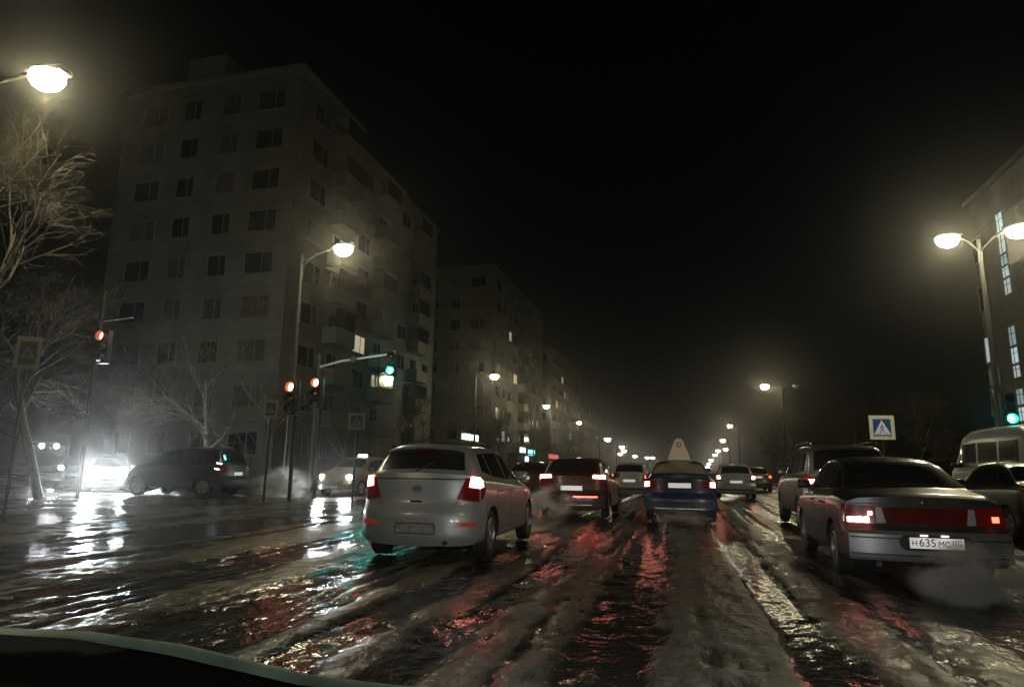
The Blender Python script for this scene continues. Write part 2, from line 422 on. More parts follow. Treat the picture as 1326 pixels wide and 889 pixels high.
def patch(mb, fn, q, out, m, n=8, k=5, th=.014):
    """curved panel: bilinear quad q (4 corners in the surface's own two parameters) lifted off the surface by out"""
    out = Vector(out); g = []
    for i in range(n+1):
        for j in range(k+1):
            u, v = i/n, j/k
            p = [(q[0][c]*(1-u)+q[1][c]*u)*(1-v)+(q[3][c]*(1-u)+q[2][c]*u)*v for c in (0, 1)]
            g.append(fn(*p))
    v1 = [p+out for p in g]; v0 = [p+out-out.normalized()*th for p in g]; N = len(g)
    f = [[i*(k+1)+j, (i+1)*(k+1)+j, (i+1)*(k+1)+j+1, i*(k+1)+j+1] for i in range(n) for j in range(k)]
    b = [i*(k+1) for i in range(n+1)]+[n*(k+1)+j for j in range(1, k+1)]+[i*(k+1)+k for i in range(n-1, -1, -1)]+[j for j in range(k-1, 0, -1)]
    f += [[b[i], b[(i+1) % len(b)], N+b[(i+1) % len(b)], N+b[i]] for i in range(len(b))]
    mb.add(v1+v0, f, m)

_wheel = {}
def wheel(parent, x, y, r=.31, wd=.19, rimcol=None, sg=1):
    key = (round(r, 3), sg, rimcol.name if rimcol else '')
    if key not in _wheel:
        rim = rimcol or RIM
        a, b = MB(), MB()
        h = wd/2
        a.lathe([(-h, r*.66), (-h, r*.9), (-h*.8, r), (h*.8, r), (h, r*.9), (h*1.02, r*.78), (h*.9, r*.66), (-h, r*.66)], RUB)
        t = a.build('wheel', smooth=True)
        b.lathe([(h*.9, r*.67), (h*.98, r*.62), (h*.6, r*.58), (h*.45, r*.3), (h*.7, r*.12), (h*.75, .001)], rim, n=28)
        for k in range(5):
            an = k*2*math.pi/5; c = math.cos(an); s_ = math.sin(an)
            b.box((h*.72, c*r*.34, s_*r*.34), (.02, r*.52, r*.15), rim, rx=an, bev=.005)
        rm = b.build('rim', smooth=True); _wheel[key] = (t.data, rm.data)
        bpy.data.objects.remove(t); bpy.data.objects.remove(rm)
    t = link('wheel', _wheel[key][0], parent, (x, y, r), (0, 0, 0 if sg > 0 else math.pi))
    link('rim', _wheel[key][1], t); return t

def plate(parent, p, mt=PLATED, txt=None, wd=.52, h=.112, rot=0, tilt=0):
    mb = MB(); mb.box((0, 0, 0), (wd+.02, .010, h+.02), DARK, bev=.002); mb.box((0, -.007, 0), (wd, .008, h), mt, bev=.002)
    o = mb.build('license_plate', parent, loc=p, rot=(tilt, 0, rot))
    if txt:
        for t, x, z, sz, sx in txt:
            me = text_mesh(t, sz, INK); q = link('plate_text', me, o, (x, -.0125, z), (R(90), 0, 0)); q.scale = (sx, 1, 1)
    return o

def common(root, S, pm, arches, wr_=.31, glass=GLASS, side_win=None, rim=None):
    bd = link('body', S.body(pm, [(a, wr_+.055) for a in arches]), root)
    for y in arches:
        for sg in (-1, 1): wheel(root, sg*(S.W-.115), y, wr_, rimcol=rim, sg=sg)
    for sg in (-1, 1):
        for q in side_win or []:
            mb = MB(); patch(mb, lambda a, b: S.side(a, b, sg), q, (sg*.006, 0, .003), glass, 8, 6); mb.build('side_window', root, smooth=True)
    return bd
def mirror(root, S, y, z, m):
    for sg in (-1, 1):
        p = S.side(y, z, sg); mb = MB(); mb.box((p.x+sg*.10, y, z+.07), (.19, .09, .13), m, bev=.03); mb.box((p.x+sg*.02, y+.02, z+.02), (.08, .05, .04), DARK)
        mb.build('wing_mirror', root, smooth=True)
def seams(root, S, ys_, z0, m=DARK):
    mb = MB()
    for sg in (-1, 1):
        for y in ys_: patch(mb, lambda a, b: S.side(a, b, sg), [(y, z0), (y+.009, z0), (y+.012, S.zb(y)-.03), (y+.003, S.zb(y)-.03)], (sg*.002, 0, 0), m, 1, 8, th=.006)
        patch(mb, lambda a, b: S.side(a, b, sg), [(ys_[0], z0-.0), (ys_[-1], z0-.0), (ys_[-1], z0+.009), (ys_[0], z0+.009)], (sg*.002, 0, 0), m, 20, 1, th=.006)
    mb.build('door_seams', root, smooth=True)
def handles(root, S, ys_, z, m):
    for sg in (-1, 1):
        for y in ys_:
            p = S.side(y, z, sg); MB().box((p.x+sg*.022, y, z), (.025, .17, .026), m, bev=.008).build('door_handle', root, smooth=True)

def lamp_spot(parent, loc, rot, power, col=(1, 1, 1), size=80, r=.05, blend=.6, name='headlight_beam'):
    l = bpy.data.lights.new(name, 'SPOT'); l.energy = power; l.color = col; l.spot_size = R(size); l.spot_blend = blend; l.shadow_soft_size = r
    o = bpy.data.objects.new(name, l); COL.objects.link(o); o.parent = parent; o.location = loc; o.rotation_euler = rot; return o
def lamp_point(parent, loc, power, col, r=.05, name='light'):
    l = bpy.data.lights.new(name, 'POINT'); l.energy = power; l.color = col; l.shadow_soft_size = r
    o = bpy.data.objects.new(name, l); COL.objects.link(o); o.parent = parent; o.location = loc; return o

# --- silver hatchback, near left
def silver_hatchback():
    root = empty('parked_car'); root.name = 'hatchback_car'
    S = Shape(4.12, 1.72, 1.47,
        zt=[(0, 1.07), (.08, 1.12), (.40, 1.385), (.55, 1.43), (1.0, 1.465), (1.8, 1.475), (2.25, 1.45), (2.55, 1.37), (3.12, 1.02), (3.5, .95), (3.9, .84), (4.12, .72)],
        zb=[(0, 1.02), (.6, 1.02), (1.2, .99), (2, .94), (3, .89), (3.6, .82), (4.12, .64)],
        rz=[(.2, .05), (.32, 0), (.60, .0), (.68, .05), (.75, .07), (1.0, .09), (1.3, .14)], bow=.27, wr=.56)
    pm = paint('silver_paint', (.46, .46, .45), .3, .30, dirt=.75, dirtcol=(.21, .205, .185))
    common(root, S, pm, (.78, 3.35), .31, side_win=[
        [(.62, 1.12), (1.02, 1.06), (1.06, 1.36), (.78, 1.35)], [(1.08, 1.05), (1.86, 1.01), (1.86, 1.385), (1.12, 1.37)],
        [(1.93, 1.01), (2.86, .99), (2.45, 1.32), (1.93, 1.385)]])
    mb = MB(); patch(mb, S.top, [(-.60, .09), (.60, .09), (.53, .43), (-.53, .43)], (0, -.006, .008), GLASSD, 12, 6); mb.build('rear_window', root, smooth=True)
    mb = MB(); patch(mb, S.top, [(-.53, 2.52), (.53, 2.52), (.68, 3.1), (-.68, 3.1)], (0, .004, .006), GLASS, 10, 6); mb.build('windscreen', root, smooth=True)
    mb = MB(); patch(mb, S.top, [(-.55, .40), (.55, .40), (.57, .60), (-.57, .60)], (0, -.05, .028), pm, 12, 4, th=.035); mb.build('roof_spoiler', root, smooth=True)
    MB().box((0, S.top(0, .40).y-.05, S.top(0, .40).z+.01), (.30, .02, .018), REDLENS, bev=.004).build('brake_light', root)
    # tailgate outline
    mb = MB()
    for sg in (-1, 1):
        patch(mb, S.rear, [(sg*.70, 1.0), (sg*.708, 1.0), (sg*.50, .68), (sg*.492, .68)], (0, -.002, 0), DARK, 1, 8, th=.006)
    patch(mb, S.rear, [(-.5, .672), (.5, .672), (.5, .684), (-.5, .684)], (0, -.002, 0), DARK, 14, 1, th=.006)
    patch(mb, S.rear, [(-.72, 1.015), (.72, 1.015), (.72, 1.03), (-.72, 1.03)], (0, -.002, .001), DARK, 14, 1, th=.006)
    mb.build('tailgate_seams', root, smooth=True)
    for sg in (-1, 1):
        mb = MB()
        patch(mb, S.rear, [(sg*.53, .78), (sg*.80, .74), (sg*.79, 1.05), (sg*.64, 1.04)], (0, -.012, 0), REDLENS, 8, 8, th=.03)
        patch(mb, lambda a, b: S.side(a, b, sg), [(.0, .76), (.20, .86), (.30, 1.04), (.0, 1.06)], (sg*.010, 0, 0), REDLENS, 6, 6, th=.03)
        t = mb.build('tail_light', root, smooth=True)
        mb = MB(); patch(mb, S.rear, [(sg*.68, .93), (sg*.81, .91), (sg*.80, 1.05), (sg*.70, 1.06)], (0, -.020, 0), BRAKE, 5, 5)
        patch(mb, lambda a, b: S.side(a, b, sg), [(.0, .92), (.10, .93), (.12, 1.05), (.0, 1.06)], (sg*.014, 0, 0), BRAKE, 4, 4)
        mb.build('bulb', t, smooth=True)
        mb = MB(); patch(mb, S.rear, [(sg*.50, .44), (sg*.80, .45), (sg*.79, .50), (sg*.56, .50)], (0, -.008, 0), mat('dull_red_reflector', (.42, .05, .03), .25, em=(1, .12, .06), es=.10), 6, 2); mb.build('rear_reflector', root, smooth=True)
    mb = MB(); patch(mb, S.rear, [(-.44, .30), (.44, .30), (.34, .54), (-.34, .54)], (0, .006, 0), paint('silver_paint_dirty', (.5, .5, .49), .1, .5, dirt=.6, dirtcol=(.28, .27, .255)), 10, 4); mb.build('plate_recess', root, smooth=True)
    plate(root, S.rear(0.02, .42)+Vector((0, -.014, 0)), mat('mud_covered_plate', (.26, .25, .22), .7, noise=(20, .3)))
    mb = MB(); p = S.rear(0, .90)+Vector((0, -.008, 0))
    mb.v = []; n = 28; vs_, fs = [], []
    for k in range(n):
        t = 2*math.pi*k/n
        for rr in (1, .78): vs_.append((p.x+.062*rr*math.cos(t), p.y-.006, p.z+.036*rr*math.sin(t)))
    for k in range(n): fs.append([2*k, 2*k+1, (2*k+3) % (2*n), (2*k+2) % (2*n)])
    mb.add(vs_, fs, DARK); mb.box((p.x-.018, p.y-.004, p.z), (.009, .006, .045), DARK, ry=.3); mb.box((p.x+.018, p.y-.004, p.z), (.009, .006, .045), DARK, ry=.3); mb.box((p.x, p.y-.004, p.z), (.04, .006, .009), DARK, ry=-.15)
    mb.build('emblem', root)
    MB().box((0, S.rear(0, .74).y-.012, .745), (.16, .02, .022), DARK, bev=.005).build('tailgate_handle', root)
    mirror(root, S, 2.72, .99, pm); seams(root, S, (1.05, 1.90, 2.95), .36); handles(root, S, (1.22, 2.05), .86, pm)
    MB().tube([(.3, 3.0, .28), (.3, .3, .26), (.42, .10, .25), (.42, -.01, .25)], .028, GALV).build('exhaust_pipe', root, smooth=True)
    MB().tube([(0, .75, 1.46), (0, .62, 1.60)], [.006, .003], DARK, 6).build('aerial', root)
    MB().tube([(-.05, .10, 1.11), (.20, .2, 1.25)], .008, DARK, 6).build('rear_wiper', root)
    for sg in (-1, 1):
        mb = MB(); patch(mb, S.front, [(sg*.48, .62), (sg*.80, .66), (sg*.78, .80), (sg*.5, .74)], (0, .012, 0), LENSC, 5, 4); mb.build('headlight', root, smooth=True)
        lamp_spot(root, (sg*.6, 4.15, .66), (R(84), 0, 0), 90, (1, .93, .8), name='headlight_beam')
    return root

# --- dark sedan with the full-width red strip, near right
def dark_sedan():
    root = empty('sedan_car')
    S = Shape(4.26, 1.68, 1.42,
        zt=[(0, .93), (.06, .97), (.45, 1.01), (.72, 1.04), (1.25, 1.33), (1.5, 1.40), (2.0, 1.425), (2.4, 1.41), (2.75, 1.34), (3.3, 1.0), (3.8, .90), (4.26, .72)],
        zb=[(0, .90), (.8, .95), (2, .93), (3, .89), (3.7, .82), (4.26, .62)],
        rz=[(.2, .05), (.28, -.06), (.56, -.06), (.61, -.01), (.64, .05), (.95, .07)], bow=.12, wr=.58)
    pm = paint('graphite_paint', (.065, .062, .056), .5, .26, dirt=.6, dirtcol=(.085, .08, .07))
    common(root, S, pm, (.84, 3.32), .30, side_win=[
        [(.80, 1.03), (1.20, 1.02), (1.28, 1.27), (1.16, 1.23)], [(1.27, 1.01), (2.02, 1.0), (2.02, 1.33), (1.38, 1.30)], [(2.10, 1.0), (3.02, .98), (2.66, 1.26), (2.10, 1.33)]])
    mb = MB(); patch(mb, S.top, [(-.66, .78), (.66, .78), (.55, 1.30), (-.55, 1.30)], (0, -.005, .007), GLASSD, 12, 8); mb.build('rear_window', root, smooth=True)
    mb = MB(); patch(mb, S.top, [(-.52, 2.72), (.52, 2.72), (.66, 3.26), (-.66, 3.26)], (0, .004, .006), GLASS, 10, 6); mb.build('windscreen', root, smooth=True)
    # bumper as its own moulded piece
    mb = MB(); patch(mb, S.rear, [(-.80, .27), (.80, .27), (.80, .59), (-.80, .59)], (0, -.03, 0), paint('bumper_paint', (.26, .26, .26), .5, .28, dirt=.55, dirtcol=(.09, .085, .075)), 26, 8, th=.06)
    bp = mb.build('rear_bumper', root, smooth=True)
    mb = MB()
    patch(mb, S.rear, [(-.79, .505), (-.28, .505), (-.28, .52), (-.79, .52)], (0, -.034, 0), DARK, 8, 1)
    patch(mb, S.rear, [(.34, .505), (.79, .505), (.79, .52), (.34, .52)], (0, -.034, 0), DARK, 8, 1)
    patch(mb, S.rear, [(-.79, .325), (.79, .325), (.79, .345), (-.79, .345)], (0, -.034, 0), DARK, 22, 1)
    mb.build('bumper_groove', bp, smooth=True)
    # plate niche with rounded ends
    mb = MB(); y0 = S.rear(0, .44).y-.035; pts = []
    for k in range(24):
        t = 2*math.pi*k/24; pts.append((.04+(.27 if math.cos(t) > 0 else -.27)+.085*math.cos(t), y0, .475+.085*math.sin(t)))
    mb.add(pts+[(a, b+.03, c) for a, b, c in pts], [list(range(24))]+[[k, (k+1) % 24, 24+(k+1) % 24, 24+k] for k in range(24)], DARK); mb.build('plate_niche', root)
    plate(root, (.04, y0-.008, .475), PLATE, [('H', -.215, -.006, .085, .95), ('635', -.09, .002, .118, .95), ('MC', .07, -.006, .085, .95), ('102', .190, .010, .088, .82)], wd=.52)
    for x in (-.08, .12): MB().box((x, y0-.03, .556), (.07, .03, .016), mat('plate_lamp', (.9, .9, .85), .3, em=(1, .95, .85), es=2.5), bev=.004).build('plate_lamp', root)
    mb = MB(); patch(mb, S.rear, [(-.50, .66), (.50, .66), (.50, .84), (-.50, .84)], (0, -.010, 0), mat('red_strip', (.075, .009, .007), .2, em=(1, .1, .05), es=.006, coat=.6, noise=(6, .3)), 16, 5); mb.build('red_strip_panel', root, smooth=True)
    for sg in (-1, 1):
        mb = MB()
        patch(mb, S.rear, [(sg*.50, .65), (sg*.79, .65), (sg*.78, .86), (sg*.50, .85)], (0, -.014, 0), REDLENS, 6, 5, th=.03)
        patch(mb, lambda a, b: S.side(a, b, sg), [(.0, .66), (.14, .67), (.12, .86), (.0, .86)], (sg*.008, 0, 0), REDLENS, 4, 4, th=.03)
        t = mb.build('tail_light', root, smooth=True)
        mb = MB(); patch(mb, S.rear, [(sg*.40, .665), (sg*.49, .665), (sg*.49, .835), (sg*.43, .835)], (0, -.014, 0), mat('reversing_lens', (.34, .33, .32), .3, noise=(30, .2)), 3, 4); mb.build('reversing_lens', t, smooth=True)
        mb = MB()
        if sg < 0:
            [patch(mb, S.rear, [(-.78+i*.075, .665), (-.715+i*.075, .665), (-.715+i*.075, .725+.008*i), (-.78+i*.075, .72)], (0, -.024, 0), BRAKE, 3, 3) for i in range(3)]
            patch(mb, S.rear, [(-.57, .75), (-.53, .75), (-.53, .79), (-.57, .79)], (0, -.024, 0), BRAKE, 2, 2)
        else: patch(mb, S.rear, [(.66, .70), (.73, .70), (.73, .76), (.66, .76)], (0, -.024, 0), TAILDIM, 3, 3)
        mb.build('bulb', t, smooth=True)
    mb = MB(); patch(mb, S.side if 0 else (lambda a, b: S.side(a, b, -1)), [(3.56, .58), (3.80, .60), (3.80, .64), (3.58, .63)], (-.008, 0, 0), mat('amber_reflector', (.6, .08, .03), .3, em=(1, .15, .06), es=.5), 3, 2); mb.build('side_marker', root)
    mb = MB(); patch(mb, S.rear, [(-.76, .87), (.76, .87), (.76, .88), (-.76, .88)], (0, -.003, 0), DARK, 14, 1); mb.build('boot_seam', root)
    MB().box((0, S.rear(0, .9).y-.012, .895), (.05, .02, .03), CHROME, bev=.006).build('boot_lock', root)
    mirror(root, S, 2.88, .97, DARK); seams(root, S, (1.22, 2.06, 3.12), .36); handles(root, S, (1.42, 2.22), .84, DARK)
    for sg in (-1, 1):
        mb = MB(); patch(mb, lambda a, b: S.side(a, b, sg), [(1.15, .50), (3.0, .50), (3.0, .55), (1.15, .55)], (sg*.012, 0, 0), DARK, 18, 2)
        mb.build('side_moulding', root, smooth=True)
    MB().tube([(-.45, 2.6, .26), (-.45, .25, .24), (-.52, -.03, .23)], .03, GALV).build('exhaust_pipe', root, smooth=True)
    MB().tube([(.2, 2.2, 1.43), (.2, 1.9, 1.75)], [.005, .002], DARK, 5).build('aerial', root)
    for sg in (-1, 1):
        mb = MB(); MB.box(mb, (sg*(S.W-.16), 1.02, .20), (.20, .02, .22), RUB); mb.build('mud_flap', root)
        mb = MB(); patch(mb, S.front, [(sg*.42, .60), (sg*.78, .62), (sg*.76, .74), (sg*.42, .74)], (0, .012, 0), LENSC, 5, 4); mb.build('headlight', root, smooth=True)
        lamp_spot(root, (sg*.6, 4.3, .62), (R(84), 0, 0), 90, (1, .93, .8))
    return root

# --- generic sedan / hatch / suv for cars further off
def road_car(name, kind, pcol, rear_lit='brake', front_lit=None, lights=None, beam=0, seed=0, plate_mat=PLATE, dirt=.6, glass=GLASS, br=1.0):
    root = empty(name); pm = paint(name+'_paint_%d' % seed, pcol, .3, .28, dirt=dirt)
    if kind == 'sedan':
        S = Shape(4.35, 1.70, 1.45, zt=[(0, 1.00), (.08, 1.03), (.5, 1.06), (.7, 1.08), (1.2, 1.35), (1.5, 1.43), (2.1, 1.45), (2.5, 1.42), (2.8, 1.34), (3.35, 1.0), (3.9, .9), (4.35, .72)],
            zb=[(0, .96), (1, .98), (2.4, .94), (3.6, .84), (4.35, .62)], bow=.16, wr=.60)
        win = [[(.95, 1.06), (1.36, 1.04), (1.42, 1.30), (1.25, 1.27)], [(1.42, 1.03), (2.12, 1.0), (2.12, 1.35), (1.5, 1.32)], [(2.2, 1.0), (3.08, .98), (2.74, 1.28), (2.2, 1.35)]]
        rw = [(-.64, .80), (.64, .80), (.54, 1.26), (-.54, 1.26)]; ws = [(-.54, 2.78), (.54, 2.78), (.67, 3.3), (-.67, 3.3)]; ar = (.85, 3.45); rr = .31
        tl = [(.46, .80), (.80, .79), (.79, .97), (.50, .95)]; bl = [(.66, .82), (.79, .82), (.78, .95), (.66, .95)]; pz = .86; bz = .68
    elif kind == 'hatch':
        S = Shape(4.05, 1.70, 1.50, zt=[(0, 1.02), (.06, 1.06), (.38, 1.40), (.6, 1.46), (1.4, 1.50), (2.1, 1.47), (2.45, 1.38), (3.05, 1.03), (3.6, .92), (4.05, .74)],
            zb=[(0, .98), (1.2, .98), (2.2, .94), (3.3, .86), (4.05, .62)], bow=.16, wr=.61)
        win = [[(.6, 1.09), (1.0, 1.05), (1.05, 1.36), (.72, 1.36)], [(1.07, 1.03), (1.85, 1.0), (1.85, 1.38), (1.1, 1.38)], [(1.92, 1.0), (2.78, .98), (2.4, 1.30), (1.92, 1.38)]]
        rw = [(-.60, .10), (.60, .10), (.53, .40), (-.53, .40)]; ws = [(-.54, 2.44), (.54, 2.44), (.67, 3.0), (-.67, 3.0)]; ar = (.72, 3.25); rr = .30
        tl = [(.56, .78), (.80, .78), (.79, 1.0), (.64, 1.0)]; bl = [(.64, .86), (.80, .86), (.79, 1.0), (.68, 1.0)]; pz = .74; bz = .62
    else:
        S = Shape(4.5, 1.82, 1.80, zt=[(0, 1.15), (.05, 1.2), (.26, 1.66), (.5, 1.76), (1.5, 1.80), (2.4, 1.77), (2.75, 1.68), (3.25, 1.25), (3.8, 1.14), (4.5, .95)],
            zb=[(0, 1.10), (1.2, 1.12), (2.4, 1.10), (3.5, 1.04), (4.5, .80)], rz=[(.3, .05), (.42, -.02), (.66, -.02), (.72, .03), (1.2, .06), (1.6, .12)], bow=.13, wr=.68, zs=.34)
        win = [[(.36, 1.22), (.95, 1.20), (.98, 1.62), (.5, 1.60)], [(1.06, 1.20), (1.9, 1.17), (1.9, 1.65), (1.06, 1.64)], [(1.98, 1.17), (3.0, 1.15), (2.62, 1.56), (1.98, 1.65)]]
        rw = [(-.66, .07), (.66, .07), (.60, .28), (-.60, .28)]; ws = [(-.6, 2.74), (.6, 2.74), (.73, 3.2), (-.73, 3.2)]; ar = (.85, 3.6); rr = .36
        tl = [(.56, .92), (.86, .92), (.85, 1.14), (.60, 1.14)]; bl = [(.52, 1.00), (.86, 1.0), (.85, 1.10), (.52, 1.10)]; pz = .85; bz = .62
    common(root, S, pm, ar, rr, side_win=win, glass=glass)
    mb = MB(); patch(mb, S.top, rw, (0, -.006, .008), glass, 10, 6); mb.build('rear_window', root, smooth=True)
    mb = MB(); patch(mb, S.top, ws, (0, .004, .007), glass, 10, 6); mb.build('windscreen', root, smooth=True)
    mb = MB(); patch(mb, S.rear, [(-.74, .36 if kind != 'suv' else .46), (.74, .36 if kind != 'suv' else .46), (.74, bz-.18), (-.74, bz-.18)], (0, -.012, 0), DARK, 16, 4); mb.build('rear_bumper_trim', root, smooth=True)
    for sg in (-1, 1):
        mb = MB(); f = lambda q: [(sg*a, b) for a, b in q]
        patch(mb, S.rear, f(tl), (0, -.012, 0), REDLENS, 6, 5, th=.03); t = mb.build('tail_light', root, smooth=True)
        if rear_lit:
            mb = MB(); patch(mb, S.rear, f(bl if lights is None else lights), (0, -.02, 0), BRAKE if rear_lit == 'brake' else TAILDIM, 5, 4); mb.build('bulb', t, smooth=True)
        mb = MB(); hz = .70 if kind != 'suv' else .86
        patch(mb, S.front, [(sg*.46, hz-.07), (sg*.78, hz-.05), (sg*.76, hz+.08), (sg*.48, hz+.05)], (0, .012, 0), LENSC, 5, 4)
        h = mb.build('headlight', root, smooth=True)
        if front_lit:
            p = S.front(sg*.64, hz); MB().lathe([(.02, .001), (.03, .06*br), (.02, .10*br), (-.03, .105*br)], front_lit, 'y', 20, c=(p.x, p.y+.03, p.z)).build('bulb', h, smooth=True)
        if beam: lamp_spot(root, (sg*.62, S.L+.08, hz), (R(86), 0, 0), beam, (.95, .97, 1), 100)
    plate(root, S.rear(0, pz)+Vector((0, -.016, 0)), plate_mat)
    fp = plate(root, S.front(0, .42)+Vector((0, .016, 0)), PLATED, rot=math.pi)
    mb = MB(); patch(mb, S.front, [(-.42, .50), (.42, .50), (.44, .66), (-.44, .66)], (0, .006, 0), DARK, 8, 4); mb.build('grille', root, smooth=True)
    mirror(root, S, win[-1][1][0]-.2, win[-1][1][1], pm); seams(root, S, (win[0][1][0]+.04, win[1][1][0]+.04, win[2][1][0]+.05), S.zs+.14)
    return root, S

def put(root, x, y, rz=0, z=0.03): root.location = (x, y, z); root.rotation_euler = (0, 0, R(rz)); return root

c = put(silver_hatchback(), -3.42, 8.2, 1.5); c.scale = (1, 1, 1.035)
tag(c, 'silver hatchback with muddy bumper and lit brake lights driving in the left lane', 'car', 'cars driving away on the avenue')
c = put(dark_sedan(), 2.58, 8.4, -1.0)
tag(c, 'dark grey sedan with full width red strip and white plate near the right edge', 'car', 'cars driving away on the avenue')

c, S = road_car('sedan_car', 'sedan', (.012, .03, .12), 'brake', seed=1, lights=[(.70, .83), (.82, .82), (.81, .94), (.70, .94)], dirt=.45, glass=mat('beige_lit_car_glass', (.30, .27, .21), .5, noise=(3, .25)))  # beige light on the panes is put into the glass colour
put(c, -.12, 16.3, 0); tag(c, 'blue sedan carrying a pale triangular sign on its roof', 'car', 'cars driving away on the avenue')
MB().box((0, S.rear(0, .32).y-.02, .33), (1.15, .02, .022), CHROME, bev=.006).build('chrome_trim', c)
mb = MB(); patch(mb, S.rear, [(-.55, .74), (.55, .74), (.55, .98), (-.55, .98)], (0, -.006, 0), mat('dark_blue_black', (.012, .014, .02), .3), 10, 4); mb.build('boot_panel', c, smooth=True)
# triangular roof sign
sg_ = MB(); pr = [(-.30, 0), (.30, 0), (.11, .50), (.06, .56), (-.06, .56), (-.11, .50)]
SIGNC = mat('roof_sign_cream', (.62, .52, .38), .5, em=(1, .78, .5), es=.06)
sg_.add([(a, -.05, b) for a, b in pr]+[(a, .05, b) for a, b in pr], [list(range(6)), [11, 10, 9, 8, 7, 6]]+[[k, (k+1) % 6, 6+(k+1) % 6, 6+k] for k in range(6)], SIGNC)
sg_.box((0, 0, -.015), (.5, .16, .03), DARK, bev=.005)
rs = sg_.build('roof_sign', c, loc=(0, 1.75, 1.475))
MB().tube([(.05*math.cos(t), -.055, .40+.06*math.sin(t)) for t in np.linspace(0, 2*math.pi, 13)], .012, mat('sign_mark', (.12, .05, .03), .5), 5, False).build('sign_mark', rs)

c, S = road_car('hatchback_car', 'hatch', (.055, .008, .007), 'brake', seed=2, lights=[(.50, .99), (.80, .97), (.80, 1.06), (.52, 1.07)], dirt=.55)
c.scale = (1.04, 1, 1.0); put(c, -2.75, 16.6, 0)
tag(c, 'dark red hatchback braking between the silver hatchback and the blue sedan', 'car', 'cars driving away on the avenue')
MB().box((.1, S.rear(0, .36).y-.02, .34), (.8, .02, .03), CHROME, bev=.006).build('chrome_trim', c)
mb = MB(); patch(mb, S.rear, [(.05, .52), (.62, .52), (.62, .55), (.05, .55)], (0, -.012, 0), TAILDIM, 8, 1); mb.build('rear_reflector', c)

c, S = road_car('suv_car', 'suv', (.14, .14, .13), 'brake', seed=3, dirt=.6, lights=[(.50, .99), (.86, .99), (.86, 1.07), (.50, 1.07)])
put(c, 3.2, 14.5, 0); tag(c, 'tall dark off-road car with wide brake lights in front of the dark grey sedan', 'car', 'cars driving away on the avenue')
mb = MB(); patch(mb, S.rear, [(-.50, 1.13), (.50, 1.13), (.50, 1.2), (-.50, 1.2)], (0, -.01, 0), mat('pale_tailgate_panel', (.35, .35, .33), .4), 8, 3); mb.build('tailgate_panel', c)
for sg in (-1, 1): MB().tube([(sg*.62, .5, 1.80), (sg*.62, .7, 1.85), (sg*.62, 2.3, 1.85), (sg*.62, 2.5, 1.79)], .018, CHROME, 6).build('roof_rail', c, smooth=True)

far = [('hatchback_car', 'hatch', (.45, .47, .46), -2.3, 29, 'tail', 4, 'pale hatchback seen in the gap between the red hatchback and the blue sedan'),
       ('hatchback_car', 'hatch', (.26, .28, .32), 2.2, 31, 'brake', 5, 'grey hatchback ahead just right of the blue sedan'),
       ('sedan_car', 'sedan', (.06, .02, .02), -5.8, 24, 'brake', 6, 'dark car whose red lights show beside the bonnet of the silver hatchback'),
       ('sedan_car', 'sedan', (.05, .05, .05), 4.3, 43, 'tail', 7, 'small dark sedan far off beyond the grey hatchback'),
       ('sedan_car', 'sedan', (.2, .2, .2), 1.7, 62, 'brake', 8, 'tiny car farthest along the avenue near the end of the right lamp row'),
       ]
for nm, kd, cl, x, y, lt, sd, lb in far:
    c, S = road_car(nm, kd, cl, lt, seed=sd); put(c, x, y); tag(c, lb, 'car', 'cars driving away on the avenue')

# oncoming cars
c, S = road_car('sedan_car', 'suv', (.24, .20, .13), None, HEADW, seed=9, beam=120); c.scale = (.95, 1, .88)
put(c, -13.6, 28.6, 180); tag(c, 'beige oncoming taxi with round white headlights left of the silver hatchback', 'car', 'oncoming cars')
MB().box((.0, 2.0, 1.86), (.42, .16, .13), mat('taxi_sign_lit', (.8, .7, .5), .4, em=(1, .92, .75), es=9), bev=.03).build('roof_sign', c, smooth=True)
c, S = road_car('hatchback_car', 'hatch', (.05, .055, .06), None, HEADB, seed=10, beam=1700, br=1.75)
put(c, -25.6, 25.2, 225); tag(c, 'oncoming car with dazzling white headlights at the left', 'car', 'oncoming cars')
c, S = road_car('suv_car', 'suv', (.012, .013, .014), None, None, seed=11, dirt=.5)
put(c, -16.3, 21.9, 93); tag(c, 'black off-road car turning across the junction with slush spraying behind its wheel', 'car')
for z_ in (1.02, 1.22):
    mb = MB(); patch(mb, lambda a, b: S.side(a, b, -1), [(.10, z_-.035), (.38, z_), (.38, z_+.045), (.10, z_+.01)], (-.012, 0, 0), mat('white_rear_side_lamp', (.9, .9, .9), .2, em=(.9, .97, 1), es=5), 4, 2); mb.build('rear_side_lamp', c)

